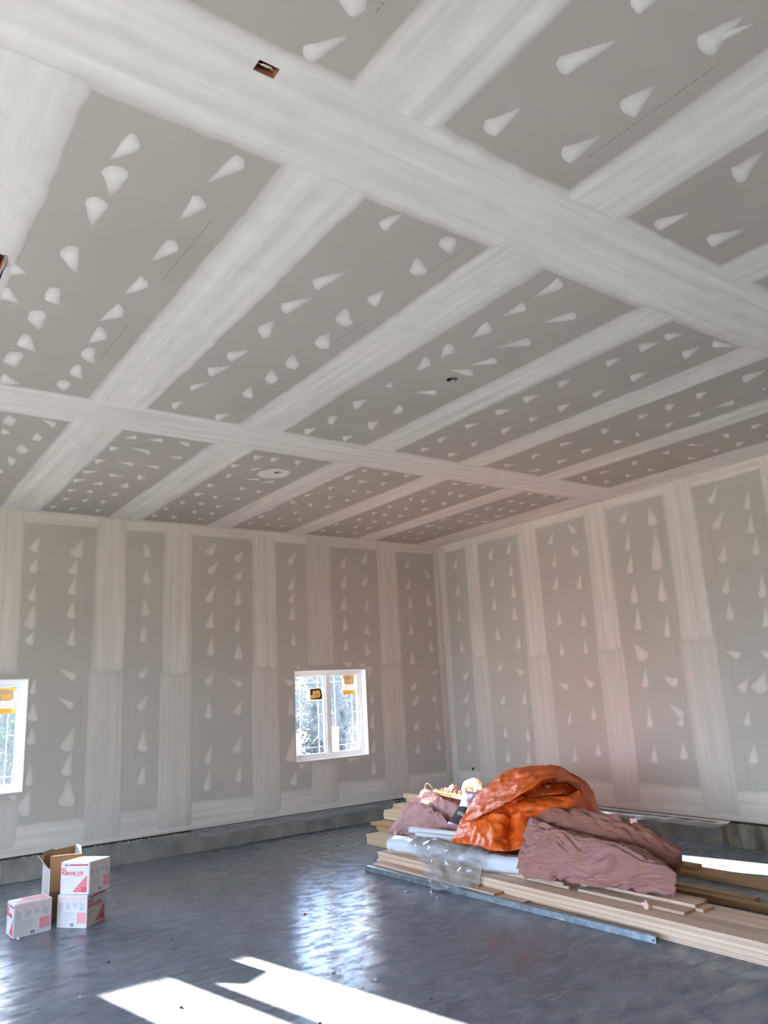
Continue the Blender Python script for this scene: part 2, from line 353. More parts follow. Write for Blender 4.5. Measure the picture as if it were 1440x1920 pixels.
def spot(surf, r, mat, parent):
    bu, bv, tu, tv, nu, nv, qu, qv = [x / 1000 for x in r]
    f = SURF[surf]; out = []
    jit = lambda s=1.0: 1 + random.uniform(-0.13, 0.13) * s
    for k in range(7):
        a = PI * k / 6; j = jit(); out.append((bu + (nu * math.cos(a) + qu * math.sin(a)) * j, bv + (nv * math.cos(a) + qv * math.sin(a)) * j, 0.55))
    bend = random.uniform(-0.25, 0.25)
    for s in (.3, .55, .8): j = (1 - s) ** 0.85 * jit(); k = bend * s * (1 - s); out.append((bu - nu * j + tu * s + nu * k, bv - nv * j + tv * s + nv * k, 0.55 - .3 * s))
    out.append((bu + tu, bv + tv, 0.15))
    for s in (.8, .55, .3): j = (1 - s) ** 0.85 * jit(); k = bend * s * (1 - s); out.append((bu + nu * j + tu * s + nu * k, bv + nv * j + tv * s + nv * k, 0.55 - .3 * s))
    cu, cv = bu + tu * .12, bv + tv * .12
    V, F, mud, uv = [], [], [], []; n = len(out); hh = random.uniform(0.0022, 0.0032)
    for u, v, m in out: V.append(f(u, v, 0.0005)); mud.append(m * random.uniform(.75, 1.1)); uv.append((u, v))
    ox, oy = nu * random.uniform(-.12, .12), nv * random.uniform(-.12, .12)
    for u, v, m in out:
        V.append(f(cu + (u - cu) * .66 + ox, cv + (v - cv) * .66 + oy, hh * .8)); mud.append(min(1.0, m * .6 + .48)); uv.append((u, v))
    V.append(f(cu, cv, hh)); mud.append(1.12); uv.append((cu, cv))
    for k in range(n):
        k2 = (k + 1) % n; F.append((k, k2, n + k2, n + k)); F.append((n + k, n + k2, 2 * n))
    return mesh_obj('screw_patch', V, F, mat, parent, smooth=True, uvs=uv, mud=mud)

SPOTS = {
 'C': '''-7295 -6854 -52 155 -36 -35 12 -36;-7298 -6611 27 168 -53 10 -10 -64;-7306 -6347 30 181 -52 12 -11 -67;-6869 -6975 -66 216 -35 -30 9 -29;-6906 -6611 -30 174 -44 -35 7 -41;-7311 -5871 84 187 -35 60 -27 -59;-6884 -6199 -46 189 -41 -45 10 -40;-6898 -7657 77 -144 32 26 -12 23;-6871 -7922 -77 7 -11 -55 37 -3;-6051 -8130 86 -201 45 20 -9 22;-6059 -7730 28 -161 49 22 -5 28;-5644 -7793 31 -169 58 25 -5 28;-5645 -8125 -11 -137 60 13 2 29;-5663 -8489 -4 -150 61 9 1 26;-5653 -8538 53 -110 25 8 -5 10;-6039 -8458 45 -61 39 18 -13 17;-4831 -8134 -60 -157 71 10 11 29;-4807 -7676 43 -160 53 24 -5 19;-4417 -7740 52 -170 63 26 -6 20;-5653 -6967 79 71 -30 44 -48 -43;-6044 -6926 27 -134 40 28 -5 25;-7525 -5563 72 -5 6 66 -20 1;-7515 -5275 93 87 -8 77 -24 -23;-7291 -5389 73 108 -20 87 -32 -48;-7307 -5074 55 178 -44 58 -26 -84;-7307 -4702 99 134 -12 103 -32 -44;-7313 -4390 44 149 -45 74 -30 -101;-7304 -4000 122 43 7 100 -25 -9;-6895 -5769 -50 187 -38 -51 10 -39;-6914 -5391 -59 182 -39 -64 13 -40;-6916 -5038 -35 178 -47 -70 11 -55;-6912 -4711 87 147 -18 87 -35 -59;-6908 -4389 85 141 -15 96 -36 -59;-6917 -4085 28 118 -49 27 -25 -104;-6044 -6261 79 -204 45 49 -11 28;-6069 -5920 91 -203 43 55 -12 27;-6037 -5571 -13 -181 63 47 4 60;-6067 -5123 67 -164 44 68 -12 31;-6085 -4820 81 -177 39 66 -12 26;-6090 -4478 81 -178 28 52 -9 20;-6072 -4069 25 -137 38 61 -6 34;-5669 -3980 65 -148 39 69 -11 24;-5671 -5963 -77 -151 60 -8 37 73;-5621 -5615 -41 -170 72 36 17 69;-5641 -5225 -71 -157 56 -6 37 81;-5649 -4923 -84 -162 48 -27 45 88;-5665 -4558 -53 -165 55 18 25 77;-5653 -6264 -14 -131 55 33 4 41;-4799 -4778 28 -135 64 72 -7 34;-4785 -4357 -1 -132 69 73 0 46;-4824 -4009 31 -136 49 66 -6 27;-4397 -4407 -11 -149 76 73 4 48;-4420 -4009 30 -126 51 63 -6 24;-7115 -3140 -28 -147 46 -34 23 120;-7113 -2841 70 22 9 90 -19 -6;-6834 -2802 -30 -145 38 -19 20 99;-6883 -2421 -23 -153 54 4 20 136;-6888 -1994 -75 -159 7 -116 31 66;-6923 -1605 -27 -118 20 -35 16 71;-6788 -3197 -116 -107 -5 -70 18 17;-6106 -3199 -85 101 -21 -55 10 -11;-5871 -3214 -139 51 -19 -54 12 -4;-5618 -3203 -128 -45 -19 -64 18 6;-6193 -2780 72 -67 26 79 -14 13;-5856 -2834 -197 -58 -18 -69 17 5;-5535 -2792 -136 1 -19 -57 13 0;-6204 -2337 76 -94 28 87 -14 17;-5873 -2384 -167 -27 -18 -66 15 2;-5619 -2396 -153 -9 -18 -57 12 1;-6214 -1930 157 -95 15 54 -9 6;-5952 -1931 164 5 16 62 -12 0;-5668 -1971 76 -4 32 108 -21 1;-6214 -1566 107 -130 23 81 -12 14;-5942 -1588 -92 77 -25 -83 13 -11;-5686 -1612 -62 71 -39 -113 16 -19;-6175 -1150 108 -122 16 57 -8 9;-5947 -1219 -69 54 -20 -71 11 -8;-5681 -1208 -58 65 -30 -91 13 -14;-6131 -758 81 -114 17 62 -8 11;-5915 -777 41 -137 27 78 -7 24;-5712 -772 26 -124 32 84 -6 30;-6167 -322 81 -136 16 59 -7 12;-5957 -322 88 -132 17 60 -7 11;-5658 -349 44 -106 25 74 -7 18;-4905 -1978 71 -47 36 83 -14 9;-4880 -1561 89 -79 33 77 -12 10;-4650 -1533 31 -85 35 69 -7 18;-4886 -1118 46 -79 36 82 -10 16;-4668 -1157 46 -79 38 83 -10 17;-4434 -1124 58 -78 34 71 -9 12;-4959 -770 67 -3 28 83 -15 1;-4585 -755 40 -54 41 95 -11 16;-4351 -738 35 -80 40 83 -8 18;-4960 -353 55 -99 28 71 -8 14;-4717 -381 68 -39 34 90 -13 7;-4377 -420 55 -72 25 57 -7 9;-4895 -3117 68 -68 40 76 -13 13;-4712 -3127 61 -99 44 75 -11 18;-4450 -3150 34 -76 49 75 -9 21;-4980 -2758 75 -97 29 58 -9 12;-4742 -2733 87 -105 29 54 -9 10;-4870 -2401 29 -92 44 80 -8 25;-4519 -2427 -165 58 -20 -42 8 -3;-4328 -2422 -115 110 -27 -50 8 -8;-4524 -2007 65 -45 32 66 -11 8;-4295 -1955 44 -81 36 66 -8 14;-4352 -1599 -60 108 -34 -64 7 -13;-3676 -3205 55 -53 34 48 -9 8;-3401 -3206 71 -47 40 54 -11 7;-3130 -3241 33 -70 44 53 -6 13;-3679 -2869 35 -180 48 63 -4 21;-3470 -2835 92 -51 44 65 -13 7;-3180 -2864 18 -88 50 60 -4 19;-3615 -2437 5 -121 43 56 -1 23;-3304 -2436 23 -88 38 50 -4 15;-3119 -2475 23 -97 44 56 -4 16;-3710 -2045 34 -142 35 53 -4 16;-3394 -2059 13 -104 47 64 -3 22;-3129 -2029 2 -102 46 58 0 22;-3708 -1700 87 21 40 82 -20 -5;-3429 -1652 4 -115 48 68 -1 26;-3186 -1663 16 -87 46 65 -4 20;-3795 -1249 61 -72 36 65 -9 10;-3408 -1215 11 -136 41 62 -2 21;-3710 -816 44 -135 43 77 -6 19;-3425 -819 51 -122 37 63 -6 13;-3153 -874 12 -106 50 76 -3 24;-3669 -430 43 -101 31 58 -5 12;-3412 -431 24 -116 34 58 -3 16;-3198 -434 52 -129 35 60 -5 13;-2402 -2806 10 -92 60 64 -2 21;-2437 -2418 16 -58 61 72 -5 19;-2226 -2401 10 -82 59 65 -2 20;-2469 -1999 90 -13 43 62 -14 2;-2184 -1986 10 -88 56 65 -2 20;-1935 -2049 30 -126 53 60 -4 16;-2437 -1599 27 -70 54 72 -6 16;-2247 -1583 9 -112 63 77 -2 24;-2005 -1608 29 -103 54 65 -4 16;-2402 -1193 37 -98 51 70 -6 15;-2134 -1180 26 -95 54 70 -5 17;-1914 -1209 57 -89 43 57 -6 10;-2534 -819 18 -94 51 73 -4 19;-2175 -769 16 -96 49 67 -3 17;-1971 -786 21 -88 51 68 -4 16;-2492 -389 18 -100 53 79 -4 20;-2244 -396 50 -91 37 55 -5 9;-1957 -416 28 -83 46 64 -5 13;-1238 -828 47 -91 44 54 -5 9;-1022 -818 40 -101 45 54 -4 11;-1275 -443 37 -90 37 48 -4 9;-1043 -433 18 -97 47 57 -2 13;-778 -407 16 -98 49 58 -2 13;-3611 -4804 50 -133 49 47 -6 16;-3213 -4867 -10 -153 65 50 2 27;-3212 -5224 13 -83 62 48 -3 21;-3583 -4380 -15 -140 62 54 3 31;-3201 -4433 -32 -137 57 43 7 29;-3548 -4072 44 -105 47 52 -7 16;-3186 -4060 47 -122 52 53 -6 16;-2387 -4835 44 -152 58 45 -4 15;-2334 -5323 -5 -86 92 59 2 29;-1999 -4783 26 -140 59 43 -3 16;-1961 -5166 75 -55 60 45 -12 9;-2351 -4418 -4 -140 70 55 1 24;-1947 -4408 20 -141 62 48 -2 17;-2392 -4056 72 -93 48 46 -8 10;-1914 -4093 -87 130 -54 -47 7 -11;-1945 -5422 -11 -35 73 40 8 25;-1153 -4338 28 -131 51 37 -2 12;-1144 -4092 -64 -99 90 49 29 45;-766 -4397 82 -25 74 58 -19 6;-778 -4103 87 -18 75 63 -21 4;-1119 -4759 -54 -101 90 48 18 34;-2162 -2835 12 -111 58 59 -2 19;-1965 -2810 41 -127 55 57 -5 15;-1904 -2422 23 -81 74 80 -6 21;-2423 -3228 76 -36 45 53 -12 6;-2232 -3258 72 -56 34 37 -7 6;-1990 -3249 34 -85 47 46 -5 12;-1224 -3258 11 -121 55 47 -1 15;-952 -3265 6 -138 64 53 -1 17;-709 -3254 71 -120 53 45 -6 10;-1166 -2870 36 -105 57 53 -4 13;-961 -2863 32 -114 60 54 -4 14;-734 -2853 47 -123 55 49 -4 11;-1170 -2433 24 -125 66 64 -3 17;-970 -2463 39 -123 54 52 -4 12;-750 -2462 49 -129 57 53 -4 12;-1211 -2072 118 -91 39 43 -7 5;-994 -2022 79 -96 41 44 -6 7;-706 -2125 71 -165 51 50 -5 10;-1010 -1676 119 -115 42 47 -7 6;-642 -1799 65 -126 45 46 -5 9;-792 -1647 37 -137 45 46 -3 11;-1306 -1669 93 -93 40 46 -7 6;-1248 -1244 108 -135 56 67 -8 10;-999 -1209 75 -89 44 51 -6 7;-829 -1255 78 -79 45 51 -7 7;-761 -824 31 -75 48 55 -4 10;-3164 -5897 -31 -161 57 32 4 22;-2344 -5745 12 -112 62 37 -2 17;-2326 -6025 -33 -94 92 43 11 32;-2336 -6323 -20 -112 75 35 4 22;-1918 -6391 -37 181 -63 -31 3 -14;-1919 -6069 -27 143 -59 -32 3 -14;-1912 -5730 -12 -102 72 39 2 20;-2003 -4842 39 -66 47 36 -6 10;-1979 -6696 11 -37 36 16 -2 8;-1151 -5471 162 -82 43 28 -10 5;-1114 -5194 -78 53 -58 -39 11 -7;-1063 -5834 -91 26 -90 -56 26 -7;-1083 -6107 -9 -130 74 34 1 17;-681 -5719 -19 -104 88 42 4 20;-686 -5496 -59 58 -71 -41 10 -10;-714 -5170 123 -51 48 32 -11 5;-739 -4673 74 -53 61 43 -11 8;-677 -6025 -37 -33 46 12 22 19;-4811 -6988 -10 207 -58 -31 1 -26;-4793 -6673 -29 162 -49 -32 4 -21;-4416 -6758 -117 182 -50 -36 10 -16;-4792 -6350 6 167 -71 -45 -1 -36;-4398 -6337 -121 179 -54 -44 11 -17;-4809 -5979 47 159 -72 -37 -14 -49;-4382 -5986 -123 154 -46 -42 11 -14;-4395 -5739 -194 35 -46 -58 24 -4;-4810 -5726 30 172 -70 -46 -8 -45;-4389 -5300 -143 77 -39 -48 15 -8;-4788 -5250 -30 47 -38 -44 9 -14;-4413 -4867 15 135 -68 -58 -4 -41;-5630 -6683 -94 -102 35 -38 46 50;-3590 -6883 62 -101 56 33 -9 14;-3594 -6676 34 -138 67 38 -5 20;-3203 -6774 -28 -138 79 34 6 27;-3588 -6376 -2 -128 57 32 0 21;-3168 -6289 -22 -152 75 39 4 27;-3603 -5916 -10 -127 65 41 2 26;-3608 -5540 17 -155 64 48 -3 24;-3181 -5538 -14 -141 71 46 3 27;-3607 -5203 53 -158 60 53 -7 20;-2327 -6740 -30 -204 93 39 4 25;-3176 -6992 211 -60 55 38 -22 6''',
 'L': '''-6273 3667 70 150 45 -25 -16 -34;-6266 3406 54 174 47 -18 -11 -36;-6263 3070 36 191 44 -11 -6 -33;-6268 2772 43 243 68 -17 -9 -51;-6264 2576 56 109 45 -28 -17 -32;-5783 3641 71 183 70 -29 -20 -52;-5818 3417 60 143 48 -23 -15 -36;-5814 3163 38 205 49 -11 -7 -36;-5810 2878 14 182 52 -6 -3 -38;-5797 2552 17 202 49 -7 -3 -36;-5765 2154 -164 109 25 42 30 -20;-5773 1829 -156 104 21 35 26 -17;-6199 1997 27 180 36 -9 -4 -26;-6184 1714 1 178 58 -7 0 -42;-6184 1445 1 175 48 -7 0 -34;-6181 1008 5 201 45 -8 -1 -32;-6224 715 66 221 75 -35 -15 -50;-5805 1363 89 226 64 -32 -17 -43;-5793 1081 53 225 59 -21 -9 -40;-5775 761 22 265 88 -21 -5 -60;-4901 3672 -45 159 47 15 9 -33;-4899 3328 -16 178 58 6 4 -41;-4915 2928 -22 216 53 5 4 -37;-4936 2595 13 189 53 -5 -2 -36;-4945 2141 97 144 40 -27 -18 -26;-4948 1765 102 166 43 -27 -17 -28;-4913 1270 18 244 60 -10 -3 -40;-4920 887 34 215 57 -15 -6 -37;-4053 3764 109 152 49 -31 -25 -34;-4038 3505 128 163 45 -31 -24 -31;-4064 3120 108 208 53 -23 -18 -35;-4055 2768 58 222 57 -13 -10 -37;-4043 2408 47 240 49 -9 -6 -32;-4074 2031 105 155 49 -29 -21 -31;-4067 1600 25 225 51 -8 -4 -33;-4075 1040 69 238 47 -15 -8 -29;-4082 721 37 236 48 -11 -5 -29;-6328 865 -68 27 6 28 20 -8;-3647 3698 104 115 46 -36 -29 -32;-3636 3436 104 160 48 -25 -21 -32;-3643 3082 19 224 53 -2 -3 -34;-3653 2722 32 208 47 -6 -5 -30;-3635 2357 1 205 62 -1 0 -40;-3620 1997 -159 90 27 40 31 -18;-3660 1634 100 183 49 -23 -16 -30;-3675 1148 99 186 48 -23 -15 -29;-3648 784 40 230 50 -11 -5 -30;-2817 3697 109 183 51 -22 -20 -34;-2804 3324 61 201 56 -11 -11 -36;-2803 3140 54 149 47 -11 -11 -30;-2804 2884 28 220 58 -4 -4 -36;-2791 2523 11 204 47 -1 -1 -28;-1926 3681 91 176 50 -15 -16 -31;-1915 3370 61 198 50 -8 -9 -30;-1920 3048 37 219 54 -4 -5 -32;-1909 2744 -2 215 51 2 0 -30;-1914 2443 27 188 48 -4 -4 -28;-1514 3783 72 152 56 -14 -16 -34;-1532 3437 88 150 51 -18 -18 -31;-1496 3044 12 223 44 1 -1 -26;-1519 2682 15 219 56 0 -2 -32;-1517 2376 -36 204 56 8 6 -31;-1855 2219 -162 40 15 40 34 -8;-1613 2196 -105 45 22 33 28 -12;-2717 2196 -54 18 12 27 22 -7;-1498 2153 -18 -167 -68 4 4 39;-2845 1982 -132 67 28 42 35 -17;-2847 1578 -2 242 53 -2 0 -32;-2870 970 77 410 73 -15 -8 -42;-2838 657 57 160 55 -18 -11 -32;-2713 862 81 24 16 -32 -26 -8;-1494 1662 54 184 42 -8 -7 -23;-1498 1307 28 231 49 -5 -3 -27;-1502 957 42 202 48 -8 -5 -26;-1504 660 14 249 54 -5 -2 -30;-1918 875 237 15 5 -28 -24 -1;-688 3733 69 143 45 -10 -13 -26;-687 3402 47 181 51 -4 -8 -29;-665 3088 16 219 55 1 -2 -30;-677 2684 8 201 54 1 -1 -30;-677 2220 -11 224 51 3 1 -27;-699 1830 114 126 44 -23 -21 -24;-689 1598 113 162 53 -22 -20 -28;-683 1229 96 159 51 -19 -16 -27;-677 877 49 209 52 -9 -6 -27;-241 3601 -112 164 45 22 16 -23;-267 3139 -42 277 67 11 5 -36;-268 2822 -10 178 53 5 2 -29;-284 2414 -9 189 53 3 1 -28;-250 2052 90 65 36 -29 -27 -19;-288 1644 90 114 48 -21 -20 -25;-262 1201 7 168 45 -2 -1 -23;-247 892 -33 181 48 3 4 -25''',
 'R': '''-403 3700 -50 187 -57 -13 7 -26;-404 3275 -49 185 -62 -12 8 -28;-399 2858 -25 224 -57 -6 3 -26;-409 2372 -15 184 -51 -3 2 -23;-441 1949 -112 104 -55 -25 27 -25;-418 1588 -101 159 -62 -15 18 -28;-406 1232 -53 231 -66 -3 7 -30;-419 863 -33 193 -55 0 4 -25;-1221 3718 -58 175 -56 -15 9 -27;-1218 3296 -40 202 -51 -9 5 -25;-1227 2934 -5 215 -56 -4 1 -27;-1241 2489 -8 194 -56 -3 1 -27;-1227 2036 -87 133 -51 -15 16 -24;-1230 1556 -68 151 -48 -8 10 -23;-1237 1086 -6 167 -49 3 1 -23;-1253 740 -8 181 -54 4 1 -25;-1620 3740 -57 181 -48 -13 8 -24;-1628 3399 -48 188 -43 -9 5 -21;-1648 3078 -8 228 -53 -4 1 -27;-1632 2749 -8 225 -53 -3 1 -27;-1658 2335 -11 204 -52 -2 1 -26;-1668 1963 133 84 -42 33 -32 -20;-1673 1549 -37 180 -46 -3 5 -23;-1683 1045 -11 194 -51 3 1 -25;-1654 740 -22 176 -51 2 3 -25;-2456 3729 -78 155 -45 -18 12 -23;-2480 3404 -56 159 -50 -14 9 -26;-2460 3090 -73 189 -54 -15 11 -28;-2472 2597 -26 193 -51 -5 4 -27;-2471 2179 -5 192 -46 0 1 -24;-2483 1737 136 83 -39 34 -31 -19;-2474 1273 -52 168 -40 -4 7 -21;-2498 790 -27 196 -49 2 3 -25;-2891 3814 108 139 -44 19 -21 -27;-2890 3501 66 127 -56 15 -17 -33;-2879 3033 -56 201 -47 -11 7 -26;-2892 2539 -14 187 -52 -3 2 -28;-2879 2183 4 171 -44 1 -1 -24;-2909 1753 124 105 -42 29 -25 -21;-2889 1334 -4 164 -43 3 1 -23;-2899 893 -15 161 -50 3 3 -27;-3704 3777 -96 157 -42 -22 15 -24;-3721 3418 -54 220 -45 -11 7 -27;-3718 3129 -53 234 -49 -10 6 -29;-3727 2753 -26 250 -59 -6 4 -35;-3736 2413 -31 276 -55 -4 4 -32;-4141 3676 39 199 -73 5 -9 -46;-4120 3140 -46 480 -89 -11 5 -54;-4131 2732 -29 299 -69 -6 4 -42;-4130 2292 -32 251 -45 -3 3 -27;-3750 2065 103 172 -84 37 -28 -47;-3733 1724 -46 239 -47 -3 5 -27;-3729 1250 -12 236 -47 3 1 -27;-3734 840 -24 204 -50 3 3 -28;-4140 1737 148 89 -42 48 -37 -22;-4162 1372 121 136 -44 30 -21 -24;-4146 1265 -65 120 -42 -12 15 -27;-4135 895 -15 198 -56 5 3 -33;-4938 3757 -117 170 -40 -27 17 -25;-4955 3459 -124 168 -43 -30 20 -28;-4968 3071 -74 205 -49 -17 11 -32;-4950 2709 -59 220 -47 -10 8 -31;-4953 2417 -18 196 -48 -2 3 -31;-4969 1999 136 61 -26 44 -32 -14;-4965 1643 -106 117 -39 -28 25 -27;-4965 1281 -39 136 -45 -4 8 -29;-4974 890 -40 207 -53 1 7 -34;-5348 3594 -46 193 -39 -12 6 -27;-5347 3325 -30 195 -45 -8 5 -31;-5367 3083 -36 218 -50 -9 6 -34;-5363 2616 -27 254 -49 -3 4 -34;-5347 2300 -33 225 -46 -4 5 -31;-5313 1977 82 56 -28 35 -24 -16;-5167 1649 -92 157 -80 -34 32 -56''',
}
